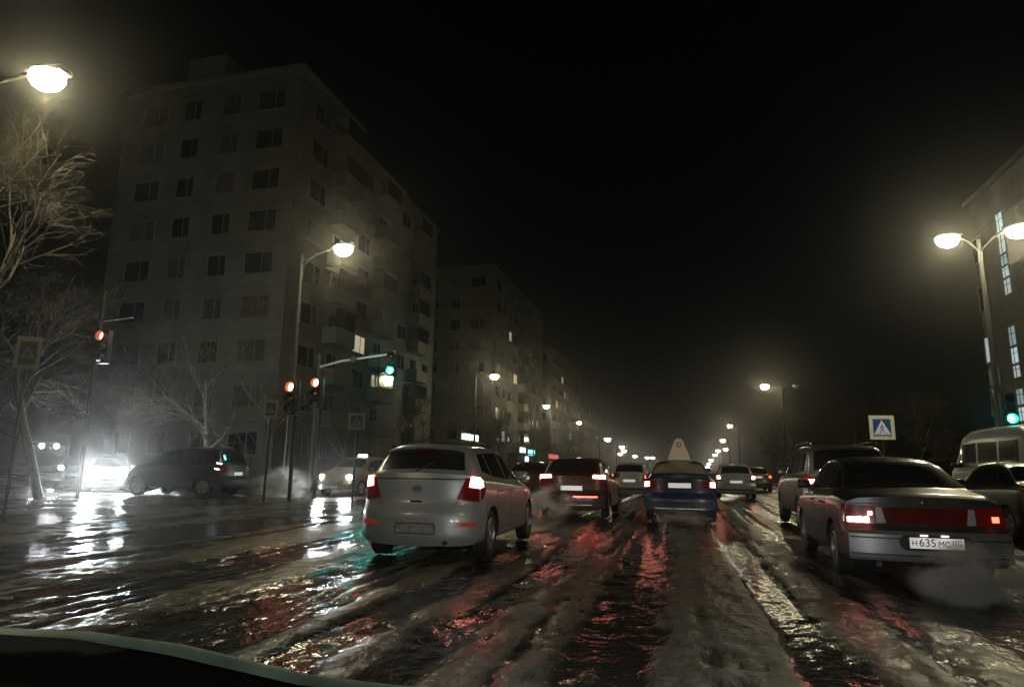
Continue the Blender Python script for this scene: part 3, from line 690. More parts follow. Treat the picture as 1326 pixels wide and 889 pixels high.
# dark truck with high lamps, far left
def truck():
    root = empty('box_truck'); pm = paint('truck_paint', (.03, .032, .036), .1, .45)
    cab = MB(); cab.box((0, 1.0, 1.55), (2.2, 1.9, 1.9), pm, bev=.16); cab.box((0, .0, .75), (2.3, .35, .45), DARK, bev=.06); cab.build('cab', root, smooth=True)
    MB().box((0, .045, 1.95), (1.9, .03, .75), GLASS, bev=.01).build('windscreen', root)
    MB().box((0, 4.6, 1.9), (2.4, 5.0, 2.5), mat('truck_box', (.09, .09, .09), .6, noise=(1, .3)), bev=.05).build('cargo_box', root)
    MB().box((0, 4.0, .6), (.9, 6.4, .25), DARK).build('chassis', root)
    for y in (1.2, 5.8):
        for sg in (-1, 1): wheel(root, sg*1.0, y, .45, .28, sg=sg)
    for sg in (-1, 1):
        MB().lathe([(0, .001), (-.02, .09), (0, .13), (.05, .14)], HEADW if sg > 0 else LENSC, 'y', 20, c=(sg*.85, -.18, .80)).build('headlight', root, smooth=True)
        MB().lathe([(0, .001), (-.02, .09), (0, .13), (.05, .14)], HEADW, 'y', 20, c=(sg*.42, -.02, 2.25)).build('cab_lamp', root, smooth=True)
        MB().box((sg*1.25, .1, 1.9), (.12, .1, .45), DARK, bev=.03).build('wing_mirror', root)
    return root
t = truck(); t.location = (-42.5, 36.5, .03); t.rotation_euler = (0, 0, R(48))
tag(t, 'dark truck with two high cab lamps and one low headlight at the far left', 'truck')

# white van at the right kerb
def van():
    root = empty('white_van'); pm = paint('white_van_paint', (.45, .44, .39), 0, .4, dirt=.5)
    S = Shape(5.2, 1.95, 2.45, zt=[(0, 2.1), (.06, 2.25), (.4, 2.38), (2, 2.43), (3.4, 2.40), (3.9, 2.26), (4.5, 1.45), (4.9, 1.25), (5.2, 1.05)],
        zb=[(0, 1.25), (4, 1.25), (4.6, 1.2), (5.2, .9)], rz=[(.3, .05), (.5, 0), (2.2, .03)], bow=.05, fbow=.25, wr=.82, zs=.36)
    common(root, S, pm, (1.0, 4.2), .34, side_win=[[(.25, 1.32), (1.35, 1.32), (1.35, 2.0), (.25, 2.0)], [(1.5, 1.32), (2.7, 1.32), (2.7, 2.0), (1.5, 2.0)], [(2.85, 1.32), (4.25, 1.3), (3.85, 1.98), (2.85, 2.0)]])
    mb = MB(); patch(mb, S.rear, [(-.72, 1.35), (.72, 1.35), (.66, 2.0), (-.66, 2.0)], (0, -.008, 0), GLASS, 8, 4); mb.build('rear_window', root, smooth=True)
    mb = MB(); patch(mb, S.top, [(-.75, 3.95), (.75, 3.95), (.82, 4.45), (-.82, 4.45)], (0, .006, .006), GLASS, 8, 4); mb.build('windscreen', root, smooth=True)
    for sg in (-1, 1):
        mb = MB(); patch(mb, S.rear, [(sg*.80, .85), (sg*.93, .85), (sg*.93, 1.25), (sg*.80, 1.25)], (0, -.01, 0), REDLENS, 3, 4); mb.build('tail_light', root, smooth=True)
    plate(root, S.rear(0, .8)+Vector((0, -.015, 0)), PLATED); mirror(root, S, 4.2, 1.3, DARK); seams(root, S, (1.42, 2.78, 4.3), .5)
    return root
v = van(); v.location = (9.15, 19.4, .14); v.rotation_euler = (0, 0, R(0)); tag(v, 'white van with dark windows parked beyond the right kerb', 'van')
c, S = road_car('sedan_car', 'sedan', (.008, .008, .009), None, seed=12, dirt=.08)
c.location = (6.6, 13.6, .03); tag(c, 'unlit black sedan standing at the right kerb in front of the white van', 'car')

# ------------------------------------------------------------------ street lamps
WARM = (1, .85, .50)
def street_lamp(base, heads, H=10, power=LAMP_P, lens=LAMPLENS, zb=0, r0=.11, lit=None, label='', group=None, ls=1.0):
    root = empty('street_lamp', (base[0], base[1], zb)); tp = (0, 0, H-.15)
    MB().tube([(0, 0, 0), (0, 0, H*.5), (0, 0, H-.1)], [r0, r0*.85, r0*.55], GALV, 10).lathe([(0, .001), (0, r0*1.7), (.5, r0*1.6), (.55, r0)], GALV, 'z', 12).build('pole', root, smooth=True)
    for i, (dx, dy) in enumerate(heads):
        e = Vector((dx, dy, H)); p0 = Vector((0, 0, H-.6)); d = Vector((dx, dy, 0)).normalized()
        MB().tube([p0, p0.lerp(e, .35)+Vector((0, 0, .22)), e-d*.35+Vector((0, 0, .03))], .035, GALV, 8).build('arm', root, smooth=True)
        an = math.atan2(dy, dx)
        h = MB().box((0, 0, .06), (.95*ls, .42*ls, .14), GALV, bev=.05).build('lamp_head', root, smooth=True, loc=e, rot=(0, 0, an))
        on = lit is None or lit[i]
        lm = MB().lathe([(-.38*ls, .001), (-.36*ls, .13*ls), (-.27*ls, .27*ls), (-.12*ls, .35*ls), (.02*ls, .34*ls)], lens if on else LENSC, 'z', 18, c=(0, 0, -.02)).build('lamp_lens', h, smooth=True)
        lm.scale = (1.15, .9, 1)
        if on and power: lamp_point(root, (dx, dy, H-.58*ls-.06), power, WARM, .10, 'lamp_light')
    return tag(root, label, 'street lamp', group)
G = 'street lamps along the avenue'
street_lamp((-16.2, 10.4), [(2.15, .3)], 10.1, LAMP_P*1.2, label='bright street lamp above the bare tree at the top left', group=G)
street_lamp((-15.4, 23.6), [(2.1, -.3)], 10.1, LAMP_P*.95, label='bright street lamp in front of the nearest apartment block', group=G)
street_lamp((-19.6, 61.3), [(1.9, 0)], 10.1, LAMP_P, label='third street lamp of the left row, before the shop fronts', group=G)
street_lamp((-20.9, 93.2), [(1.9, 0)], 10.1, LAMP_P, label='fourth street lamp of the left row', group=G)
street_lamp((-21.4, 127.4), [(1.9, 0)], 10.1, LAMP_P, label='fifth street lamp of the left row, lowest of the large ones', group=G)
street_lamp((11.1, 27.4), [(-1.1, -.2), (1.0, -.8)], 10.1, LAMP_P*1.1, label='double headed street lamp beside the stair window on the right', group=G)
street_lamp((10.1, 73.2), [(-1.6, 0), (1.5, 0)], 10.1, LAMP_P, lit=(True, False), label='street lamp with one lit and one dark head far behind the crossing sign', group=G)
street_lamp((10.6, 138), [(-1.5, 0)], 10.1, LAMP_P*.6, label='third lit street lamp of the right row', group=G)
street_lamp((-15.4, -14), [(2.1, 0)], 10.1, LAMP_P, label='street lamp standing behind the viewpoint on the left', group=G)
street_lamp((11.1, -9), [(-1.1, 0)], 10.1, LAMP_P, label='street lamp standing behind the viewpoint on the right', group=G)
L_FAR = [(-14.3, 130, 7.0), (-17.8, 200, 7.8), (-19.8, 230, 7.5), (-23.8, 260, 7.15), (-21, 300, 7.1), (-17.8, 340, 7.2), (-16.9, 380, 7.9)]
R_FAR = [(11.04, 200, 9.8), (12.5, 260, 8.6), (13.1, 300, 8.06), (12.9, 340, 6.3), (13.2, 380, 4.85), (13.9, 430, 3.4), (15.6, 470, 2.1), (15.3, 262, 9.2)]
for i, (x, y, z) in enumerate(L_FAR):
    zb = float(gdrop(y)); street_lamp((x-1.6, y), [(1.6, 0)], z-zb+.1, 0, LAMPFAR, zb, ls=1.0+y/260, label=('low lamp just below the fifth left lamp' if i == 0 else 'small distant street lamp in the far left row'), group='distant left lamps' if i else G)
for i, (x, y, z) in enumerate(R_FAR):
    zb = float(gdrop(y)); street_lamp((x+1.6, y), [(-1.6, 0)], z-zb+.1, 0, LAMPFAR, zb, ls=1.0+y/260, label='small distant street lamp in the right row running down to the horizon', group='distant right lamps')

# ------------------------------------------------------------------ signals and signs
def signal_head(root, p, lit, rz=0, em=None):
    """three-aspect head facing -Y; lit = 'red' / 'green'"""
    h = MB().box((0, 0, 0), (.40, .22, 1.15), DARK, bev=.03).build('signal_head', root, loc=p, rot=(0, 0, rz), smooth=True)
    for k, nm in ((.36, 'red'), (0, 'amber'), (-.36, 'green')):
        on = nm == lit
        cl = {'red': (1, .22, .12), 'amber': (.8, .4, .05), 'green': (.15, .95, .75)}[nm]
        m = mat('signal_%s_on' % nm, cl, .3, em=cl if nm != 'green' else (.035, .95, .82), es=22 if nm == 'green' else 16) if on else mat('signal_%s_off' % nm, tuple(x*.06 for x in cl), .2)
        MB().lathe([(0, .001), (-.03, .09), (-.012, .15), (.02, .155)], m, 'y', 20, c=(0, -.12, k)).build('signal_lens', h, smooth=True)
        MB().lathe([(-.115, .16), (-.30, .165)], DARK, 'y', 16, c=(0, 0, k)).build('visor', h)
        if on: lamp_point(h, (0, -.34, k), (em or 60)*(.06 if nm == 'red' else .6), (1, .12, .05) if nm == 'red' else (.1, .9, .8), .1, 'signal_light')
    return h
def signal(x, y, z, lit, label, pole_h=None, rz=0, em=None, dx=0):
    root = empty('traffic_light', (x, y, .0)); H = pole_h or z+.8
    MB().tube([(0, 0, 0), (0, 0, H)], .07, GALV, 10).build('pole', root, smooth=True)
    signal_head(root, (dx, -.2, z), lit, rz, em); return tag(root, label, 'traffic light')
r_ = signal(-19.7, 18.2, 5.12, 'red', 'tall pole carrying a red traffic light at the left with bracket arms', 7.2, em=90, dx=.55)
MB().tube([(0, 0, 6.6), (-1.2, 0, 7.1), (-2.2, 0, 7.2)], .03, GALV, 6).tube([(0, 0, 6.1), (1.4, 0, 6.2)], .03, GALV, 6).tube([(0, 0, 5.12), (.5, -.2, 5.12)], .03, GALV, 6).build('bracket', r_, smooth=True)
r_ = signal(-12.98, 20.2, 3.5, 'red', 'low pole with a red signal left of the grey sign', 4.1, em=30)
r_ = signal(-13.3, 22.3, 3.92, 'red', 'dim red signal just right of the brighter red signal', 4.8, em=8)
r_ = signal(10.95, 26.6, 3.50, 'green', 'green traffic light at the foot of the right street lamp', 4.2, em=60)
# cantilever with the green light
root = empty('traffic_light', (-16.5, 27.3, 0))
MB().tube([(0, 0, 0), (0, 0, 6.4)], .10, GALV, 10).build('pole', root, smooth=True)
MB().tube([(0, 0, 5.75), (1.2, -.1, 6.0), (4.0, -.3, 6.25)], [.06, .05, .04], mat('pale_arm', (.5, .5, .48), .5), 8).lathe([(-.05, .001), (-.05, .16), (.05, .16), (.05, .001)], GALV, 'y', 14, c=(1.9, -.2, 6.05)).build('arm', root, smooth=True)
signal_head(root, (3.98, -.45, 5.78), 'green', 0, 220); tag(root, 'green traffic light hanging from a long cantilever arm', 'traffic light')

def ped_sign(x, y, z, s, rz, label, bright=True, backing=True, zb=0, tall=1.0):
    root = empty('road_sign', (x, y, zb)); root.rotation_euler = (0, 0, rz)
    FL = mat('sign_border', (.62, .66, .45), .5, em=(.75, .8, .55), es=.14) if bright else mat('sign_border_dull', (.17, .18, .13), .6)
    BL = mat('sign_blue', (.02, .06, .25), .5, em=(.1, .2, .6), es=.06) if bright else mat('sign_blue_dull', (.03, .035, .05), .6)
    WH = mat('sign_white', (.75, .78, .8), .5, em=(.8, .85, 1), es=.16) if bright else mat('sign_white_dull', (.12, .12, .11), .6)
    MB().tube([(0, .04, 0), (0, .04, z+s*.4)], .035, GALV, 8).build('post', root, smooth=True)
    h = s/2; ht = h*tall
    pl = MB().box((0, 0, z), (s, .012, s*tall), FL, bev=.005).box((0, -.009, z), (s*.70, .008, s*.70*tall), BL).build('sign_plate', root)
    a = s*.34
    MB().add([(-a, -.016, z-a*.88), (a, -.016, z-a*.88), (0, -.016, z+a*.92)], [[0, 1, 2]], WH).build('white_triangle', pl)
    pd = MB(); k = s
    pd.disc((.01*k, -.020, z+.10*k), .026*k, BL)
    for q in ([(0, .07), (-.02, -.06)], [(-.01, -.05), (.055, -.14), (.06, -.22)], [(-.02, -.05), (-.05, -.14), (-.10, -.21)], [(.0, .06), (.06, .0), (.09, .0)], [(0, .06), (-.06, .0), (-.075, -.04)]):
        pd.tube([(u*k, -.020, z+v*k) for u, v in q], .014*k, BL, 5)
    for u in (-.2, -.1, .1, .2): pd.box((u*k, -.020, z-.245*k), (.05*k, .003, .03*k), BL)
    pd.build('walking_figure', pl)
    return tag(root, label, 'road sign')
ped_sign(7.72, 29.3, 3.03, .96, R(8), 'bright blue and white pedestrian crossing sign with pale border on the right', zb=.14*0)
ped_sign(-10.0, 19.0, 2.62, .52, R(20), 'small grey pedestrian crossing sign above the oncoming taxi', bright=False)
ped_sign(-15.0, 12.0, 3.77, .50, R(40), 'tall dim sign with olive border at the far left edge', bright=False, tall=1.55)
ped_sign(-13.0, 18.8, 3.02, .42, R(30), 'faint grey sign left of the low red signal', bright=False, tall=1.4)

# ------------------------------------------------------------------ buildings
WG = mat('dark_window_glass', (.012, .013, .013), .12, spec=.7)
WG2 = mat('window_with_net_curtain', (.06, .058, .05), .3, noise=(5, .6)); WG3 = mat('window_with_drawn_curtain', (.10, .08, .06), .35, noise=(3, .5))
WF = mat('window_frame_paint', (.16, .155, .14), .6)
LITW = mat('lit_window_warm', (.8, .7, .5), .5, em=(1, .86, .6), es=.5)
LITC = mat('lit_window_cool', (.7, .8, .8), .5, em=(.75, .95, 1), es=.5)
def panel_wall():
    m = bpy.data.materials.new('concrete_panels'); m.use_nodes = True; n = m.node_tree; L = n.links.new; b = n.nodes['Principled BSDF']
    tc = n.nodes.new('ShaderNodeTexCoord'); nz = n.nodes.new('ShaderNodeTexNoise'); nz.inputs['Scale'].default_value = .5; nz.inputs['Detail'].default_value = 8
    L(tc.outputs['Object'], nz.inputs[0])
    cr = n.nodes.new('ShaderNodeValToRGB'); cr.color_ramp.elements[0].position = .3; cr.color_ramp.elements[0].color = (.095, .09, .072, 1)
    cr.color_ramp.elements[1].position = .7; cr.color_ramp.elements[1].color = (.18, .17, .138, 1); L(nz.outputs[0], cr.inputs[0]); L(cr.outputs[0], b.inputs['Base Color'])
    b.inputs['Roughness'].default_value = .85
    n2 = n.nodes.new('ShaderNodeTexNoise'); n2.inputs['Scale'].default_value = 18; bp = n.nodes.new('ShaderNodeBump'); bp.inputs['Strength'].default_value = .5; bp.inputs['Distance'].default_value = .02
    L(tc.outputs['Object'], n2.inputs[0]); L(n2.outputs[0], bp.inputs['Height']); L(bp.outputs[0], b.inputs['Normal']); return m
PW = panel_wall()
SEAM = mat('panel_seam', (.07, .065, .055), .9)
def win_mesh(wd, h, glass):
    mb = MB(); d = .06
    mb.box((0, -.012, 0), (wd-.1, .012, h-.1), glass)
    for sx in (-1, 1): mb.box((sx*(wd/2-.035), -.03, 0), (.07, d, h), WF)
    for sz in (-1, 1): mb.box((0, -.03, sz*(h/2-.035)), (wd-.14, d, .07), WF)
    mb.box((wd*.12, -.028, 0), (.05, .05, h-.14), WF); mb.box((0, -.07, -h/2-.03), (wd+.14, .16, .04), WF)
    o = mb.build('w'); me = o.data; bpy.data.objects.remove(o); return me
_wm = {}
def wmesh(wd, h, kind):
    k = (wd, h, kind)
    if k not in _wm: _wm[k] = win_mesh(wd, h, {'d': WG, 'e': WG2, 'f': WG3, 'w': LITW, 'c': LITC}[kind])
    return _wm[k]
def block(name, x1, y0, y1, depth, H, label, nfl=9, pitch=3.1, lit=(), end=True, balc=(), ground=0, budget=100, seed=0, group=None, parapet=True):
    """slab block: long face looks +X at x1 (towards the road), end face looks -Y at y0"""
    root = empty(name, (x1, y0, ground)); rnd = random.Random(seed); Lh = y1-y0
    wl = MB().box((-depth/2, Lh/2, H/2), (depth, Lh, H), PW)
    fh = (H-1.6)/nfl
    for k in range(1, nfl+1): wl.box((-depth/2, Lh/2, .9+k*fh-.55*0), (depth+.024, Lh+.024, .035), SEAM)
    for k in range(int(Lh/(pitch*2))+1):
        y = k*pitch*2+.15
        if y < Lh: wl.box((.002, y, H/2), (.03, .035, H-.6), SEAM)
    for k in range(int(depth/(pitch*2))+1): wl.box((-depth+.2+k*pitch*2, -.002, H/2), (.035, .03, H-.6), SEAM)
    wl.build('wall', root)
    rf = MB(); rf.box((-depth/2, Lh/2, H+.15), (depth+.5, Lh+.4, .30), PLASTER)
    if parapet:
        for k in range(3):
            yq = Lh*(k+.5)/3; rf.box((-depth*.55, yq, H+1.2), (3, 2.6, 1.9), PLASTER)
    rf.build('roof', root)
    used = 0; cols = int((Lh-1.2)/pitch); stf = MB()
    spots = []
    for f in range(nfl):
        z = .9+f*fh+fh*.56
        for cidx in range(cols): spots.append(('L', (.0, 1.2+pitch*(cidx+.5), z), R(90), f, cidx))
        if end:
            ec = int(depth/3.0)
            for cidx in range(ec): spots.append(('E', (-depth+1.4+(depth-1.6)/ec*(cidx+.4), .0, z), 0, f, cidx))
    spots.sort(key=lambda s: s[3])
    spots = sorted(spots, key=lambda s: (s[0] != 'E', s[1][1]))
    for (fc, p, rz, f, cidx) in spots:
        kind = rnd.choice('dddef'); dk = kind
        for (lf, lc, lk, lface) in lit:
            if lf == f and lc == cidx and lface == fc: kind = lk
        wd, h = (1.45, 1.45) if (cidx+f*0) % 3 else (2.1, 1.45)
        p2 = (p[0]+(.018 if fc == 'L' else 0), p[1]-(.018 if fc == 'E' else 0), p[2])
        if used < budget or kind in 'wc':
            link('window', wmesh(wd, h, kind), root, p2, (0, 0, rz)); used += 1
        else:
            T = Matrix.Translation(p2) @ Matrix.Rotation(rz, 4, 'Z'); me = wmesh(wd, h, kind)
            b0 = len(stf.v); stf.v += [tuple(T @ v.co) for v in me.vertices]
            for pl in me.polygons: stf.f.append([b0+i for i in pl.vertices]); stf.m.append(stf.mi(me.materials[pl.material_index]))
    if stf.v: o = stf.build('windows', root); o['kind'] = 'stuff'
    nb = 0
    for cidx in balc:
        for f in range(1, nfl):
            if nb >= 60: break
            z = .9+f*fh; y = 1.2+pitch*(cidx+.5)
            mb = MB(); mb.box((.55, y, z+.05), (1.1, 2.7, .12), PLASTER); mb.box((1.07, y, z+.6), (.06, 2.7, 1.0), PLASTER)
            for s_ in (-1, 1): mb.box((.55, y+s_*1.32, z+.6), (1.0, .06, 1.0), PLASTER)
            if rnd.random() < .6: mb.box((1.07, y, z+1.8), (.03, 2.6, 1.3), WG); mb.box((.55, y, z+2.5), (1.1, 2.7, .06), PLASTER)
            mb.build('balcony', root); nb += 1
    return tag(root, label, 'apartment block', group)
GB = 'tall apartment blocks on the left'
# nearest block steps back in three sections
block('apartment_block', -23.6, 34.6, 43.0, 14.0, 27.0, 'nearest tall apartment block on the left behind the bare tree', lit=[(5, 1, 'd', 'E')], balc=(1,), seed=1, group=GB)
block('apartment_block', -24.4, 43.1, 53.0, 12.4, 26.0, 'middle section of the stepped apartment blocks behind the second left lamp', lit=[(3, 0, 'w', 'L')], balc=(1,), end=False, seed=2, group=GB)
block('apartment_block', -25.4, 53.1, 64.3, 12.4, 26.6, 'last stepped apartment section with a sharp corner above the green signal', end=False, balc=(1,), seed=3, group=GB)
block('apartment_block', -23.6, 80.5, 112, 14, 27.4, 'flat topped apartment block beyond the gap, right of the sharp corner', lit=[(6, 2, 'w', 'L'), (1, 1, 'c', 'L'), (4, 3, 'w', 'L')], balc=(4,), seed=4, group=GB)
block('apartment_block', -24, 122, 160, 13, 24, 'dim distant apartment block with a few lit windows', lit=[(4, 1, 'w', 'L'), (5, 4, 'w', 'L'), (6, 3, 'w', 'L'), (2, 6, 'c', 'L')], nfl=8, seed=5, group=GB, budget=60)
block('apartment_block', -26, 175, 255, 13, 25, 'farthest low dark apartment block down the left side', nfl=8, seed=6, group=GB, budget=40, ground=-.5, lit=[(5, 4, 'w', 'L'), (3, 9, 'w', 'L')])

def right_building():
    root = empty('office_building', (18, 30, 0)); H = 17.9
    wl = MB(); wl.box((7, 0.0, H/2), (14, 30.4, H), PW)
    for k in range(1, 6): wl.box((7, 0, k*3.1+.3), (14.03, 30.43, .04), SEAM)
    wl.build('wall', root)
    MB().box((7, 0, H+.12), (14.5, 30.9, .28), PLASTER).build('roof', root)
    y = 12.2-.2
    segs = [(16.0, 14.9), (14.8, 13.6), (13.5, 12.9), (12.8, 12.2), (12.1, 11.2), (9.4, 8.3), (8.2, 7.3), (7.2, 6.5), (5.9, 5.0), (4.9, 4.1), (4.0, 3.4)]
    for i, (a, b) in enumerate(segs):
        mb = MB(); m = mat('stair_window_lit_%d' % (i % 3), (.7, .8, .8), .5, em=[(.62, .92, .95), (.75, .9, .95), (.55, .8, .85)][i % 3], es=[.75, .5, .35][i % 3])
        mb.box((-.03, y-.35 if i > 4 else y-.55, (a+b)/2), (.03, .75, a-b-.08), m)
        for s_ in (-1, 1): mb.box((-.045, (y-.35 if i > 4 else y-.55)+s_*.41, (a+b)/2), (.06, .07, a-b), WF)
        mb.box((-.05, (y-.35 if i > 4 else y-.55)+.08, (a+b)/2), (.05, .04, a-b-.06), WF); mb.box((-.05, y-.35 if i > 4 else y-.55, (a+b)/2+.12), (.05, .75, .035), WF)
        mb.build('stair_window', root)
    cols = [14.6, 8.6, 5.6, 2.6, -.4, -3.4, -6.4, -9.4, -12.4]
    for f in range(5):
        for ci, yy_ in enumerate(cols):
            z = .3+3.1*f+2.1
            if f == 0: continue
            kind = 'c' if (f == 2 and ci == 0) else 'd'
            link('window', wmesh(1.2 if ci == 0 else 1.9, 1.6, kind), root, (-.018, yy_, z), (0, 0, R(-90)))
    for k in range(4):
        mb = MB(); mb.box((-.08, 15.0-k*2.0, 1.9), (.16, .5, 3.8), PLASTER); mb.build('pilaster', root)
    return tag(root, 'building at the right edge with a tall strip of lit stair windows', 'building')
right_building()
mb = MB(); mb.box((0, 0, 0), (.12, 1.1, .95), mat('sign_box_pale', (.45, .43, .38), .6)); 
tag(mb.build('wall_sign', loc=(17.86, 44.2, 6.9)), 'blank pale square sign box on the wall under the lit window at the right', 'sign')

# shop signs and ground floor annexes under the left blocks
def shop(x, y, wdt, h, label, signs):
    root = empty('shop', (x, y, 0)); MB().box((-2.5, wdt/2, h/2), (5, wdt, h), PLASTER).build('wall', root)
    MB().box((-2.5, wdt/2, h+.08), (5.3, wdt+.3, .16), WF).build('roof', root)
    for k in range(int(wdt/2.4)): link('window', wmesh(1.9, 1.45, 'd'), root, (.02, 1.3+k*2.4, 1.7), (0, 0, R(90)))
    for (yo, z, w_, hh, cl, es) in signs:
        m = mat('shop_sign_%d_%d_%d' % (int(cl[0]*10), int(cl[1]*10), int(es*10)), cl, .5, em=cl, es=es); mb = MB(); n = max(2, int(w_/(hh*.62))); rr = random.Random(int(yo*10)+3)
        mb.box((.06, yo+w_/2, z), (.06, w_+.3, hh+.25), DARK)
        # lit channel strokes, unreadable at this distance: uneven upright and cross bars
        for k in range(n):
            yk = yo+(k+.5)*w_/n; st = w_/n*.62
            mb.box((.11, yk-st/2, z), (.05, .09, hh*rr.uniform(.7, 1)), m); mb.box((.11, yk+st/2-.04, z), (.05, .09, hh*rr.uniform(.5, 1)), m)
            mb.box((.112, yk, z+hh*rr.choice((-.35, 0, .38))), (.05, st, .1), m)
        mb.build('lit_sign', root)
    return tag(root, label, 'shop')
shop(-22.4, 64.8, 9.5, 3.8, 'low shop with a white lit sign right above the silver hatchback roof', [(.6, 4.4, 5.8, .75, (.75, .92, .85), 3.0)])
shop(-22.3, 89.5, 13, 3.2, 'shop with cyan and white lit signs behind the silver hatchback', [(.8, 3.7, 3.6, .9, (.75, .92, .95), 3), (6.0, 3.5, 4.5, 1.0, (.25, .95, 1), 3.0), (4.0, 2.5, 2.4, .9, (.75, .92, .95), 2.2)])
shop(-22.3, 108, 16, 3.6, 'shop with a dull red sign left of the red hatchback', [(3, 3.3, 9, .9, (1, .22, .18), .8)])

# ------------------------------------------------------------------ bare trees
BARK = mat('bark', (.11, .10, .07), .85, noise=(6, .35))
def tree_mesh(seed, H=9.5, trunk_h=2.6, spread=.55, levels=5, droop=.0, lean=(0, 0)):
    r = random.Random(seed); tr = MB(); br = MB(); cnt = [0]
    def grow(p, d, ln, rad, lv, mb):
        n = 4 if lv < 3 else 3; pts = [p.copy()]; rs = [rad]; dd = d.copy()
        for i in range(n):
            dd = (dd+Vector((r.gauss(0, .13), r.gauss(0, .13), r.gauss(0, .08)+(.05 if lv < 3 else -droop)))).normalized()
            pts.append(pts[-1]+dd*ln/n); rs.append(rad*(1-.5*(i+1)/n))
        mb.tube(pts, rs, BARK, 7 if lv == 0 else (5 if lv < 3 else 3), False); cnt[0] += 1
        if lv >= levels: return
        k = {0: 7, 1: 6, 2: 5, 3: 5, 4: 4}.get(lv, 3)
        for j in range(k):
            t = (.35+.65*(j+r.random()*.6)/k) if lv else (.32+.68*(j+.5)/k)
            f = min(t*n, n-.01); i = int(f); q = pts[i].lerp(pts[i+1], f-i)
            ax = (pts[i+1]-pts[i]).normalized(); o = ax.orthogonal().normalized(); o.rotate(Matrix.Rotation(r.uniform(0, 6.28)+j*2.4, 3, ax))
            a = spread*r.uniform(.75, 1.35); nd = (ax*math.cos(a)+o*math.sin(a)).normalized()
            grow(q, nd, ln*r.uniform(.48, .68)*(1.05-.3*t*(lv == 0)), max(.004, rs[i]*.55), lv+1, br)
    grow(Vector((0, 0, 0)), Vector((lean[0], lean[1], 1)).normalized(), H*.62, .17*H/9.5, 0, tr)
    a = tr.build('trunk', smooth=True); b = br.build('crown', smooth=False); A, B = a.data, b.data
    bpy.data.objects.remove(a); bpy.data.objects.remove(b); return A, B
TM = [tree_mesh(3, 10, levels=5, spread=.6), tree_mesh(8, 9, levels=5, spread=.7, droop=.05), tree_mesh(15, 8, levels=4, spread=.65)]
def tree(i, x, y, s, rz, label, z=0):
    root = empty('bare_tree', (x, y, z), rz); root.scale = (s, s, s); link('trunk', TM[i][0], root); link('crown', TM[i][1], root)
    return tag(root, label, 'tree', 'bare winter trees')
tree(0, -17.0, 13.0, 1.12, 2.9, 'bare tree lit from above by the nearest lamp at the far left')
tree(1, -20.5, 17.5, .95, 2.2, 'bare tree behind the red traffic light at the far left')
tree(1, -22.5, 27.5, .95, 4.2, 'bare tree standing before the nearest apartment block')
tree(2, -21.8, 31.5, 1.0, .6, 'small bare tree at the foot of the nearest apartment block')
tree(0, -21.9, 40.5, .72, 3.1, 'slim bare tree beside the corner of the stepped blocks')
tree(2, -21.6, 50.5, 1.0, 5.1, 'small bare tree left of the green cantilever signal')
tree(1, -21.8, 58, .8, .2, 'bare tree between the green signal and the third left lamp')
tree(0, -30, 30, .8, 2.7, 'bare tree deep behind the dazzling oncoming car')
tree(2, -36, 38, 1.1, 1.7, 'bare tree behind the dark truck')
tree(0, -21.3, 76, .85, 1.1, 'bare tree right of the third left lamp')
tree(1, -21.2, 103, .95, 2.1, 'bare tree near the fourth left lamp')
tree(2, -21.4, 118, 1.1, 4.0, 'bare tree near the fifth left lamp')
tree(0, 13.5, 60, .8, .4, 'bare tree behind the tall dark off-road car')
tree(1, 13.8, 88, .9, 2.4, 'bare tree right of the lamp with a dark head')
tree(2, 13.5, 112, 1.1, 5.4, 'small bare tree far down the right side')
tree(1, 14.3, 49, .75, 4.7, 'bare tree beyond the white van')

# ------------------------------------------------------------------ own car: dashboard edge at the bottom left
def dash():
    root = empty('car_dashboard', (-.55, .66, .9))
    edge = [(-1.10, .56, 1.075), (-.95, .62, 1.062), (-.81, .67, 1.050), (-.71, .70, 1.046), (-.60, .73, 1.032), (-.45, .77, 1.000), (-.38, .79, .992), (-.31, .81, .985), (-.16, .84, .972), (.05, .865, .955)]
    top, strp = MB(), MB(); n = len(edge); C_ = Vector((0, 0, 1.25))
    def down(i, t, dz):
        x, y, z = edge[i]; return (x+.02*t, y-.42*t, z-dz*t)
    v, f = [], []; K = 8
    for i in range(n):
        for j in range(K+1):
            t = j/K; x, y, z = edge[i]; v.append((x-.55, y-.66-.40*t, z-.9-.02*math.sin(t*3.1)-.10*t-.006))
    for i in range(n-1):
        for j in range(K): a = i*(K+1)+j; f.append([a, a+1, a+K+2, a+K+1])
    v = [(a+1.10, b, c_) for a, b, c_ in v]
    top.add(v, f, mat('black_dashboard', (.012, .013, .013), .6)).build('top', root, smooth=True)
    wd = [.002, .002, .0025, .0055, .010, .0085, .0055, .004, .003, .003]
    v, f = [], []
    for i in range(n):
        x, y, z = edge[i]; x += .55; y -= .66; z -= .9
        w_ = wd[i]*.62
        v += [(x, y, z+w_*.1), (x, y-.012, z+w_*.2), (x, y-.022, z-w_*1.0), (x, y-.004, z-w_*1.3)]
    for i in range(n-1):
        for k in range(4): f.append([i*4+k, i*4+(k+1) % 4, i*4+4+(k+1) % 4, i*4+4+k])
    strp.add(v, f, mat('pale_edge_strip', (.34, .52, .58), .5, noise=(14, .4))).build('edge_strip', root, smooth=True, ang=60)
    tag(root, 'black dashboard edge with a curved pale strip at the bottom left corner', 'dashboard')
dash()
own = empty('own_headlights', (0, 1.7, 0)); own['kind'] = 'helper'
for sx in (-1, 1): lamp_spot(own, (sx*.62, 0, .68), (R(86.5), 0, R(3)), 210, (.93, .97, 1), 95, .06, 1.0)

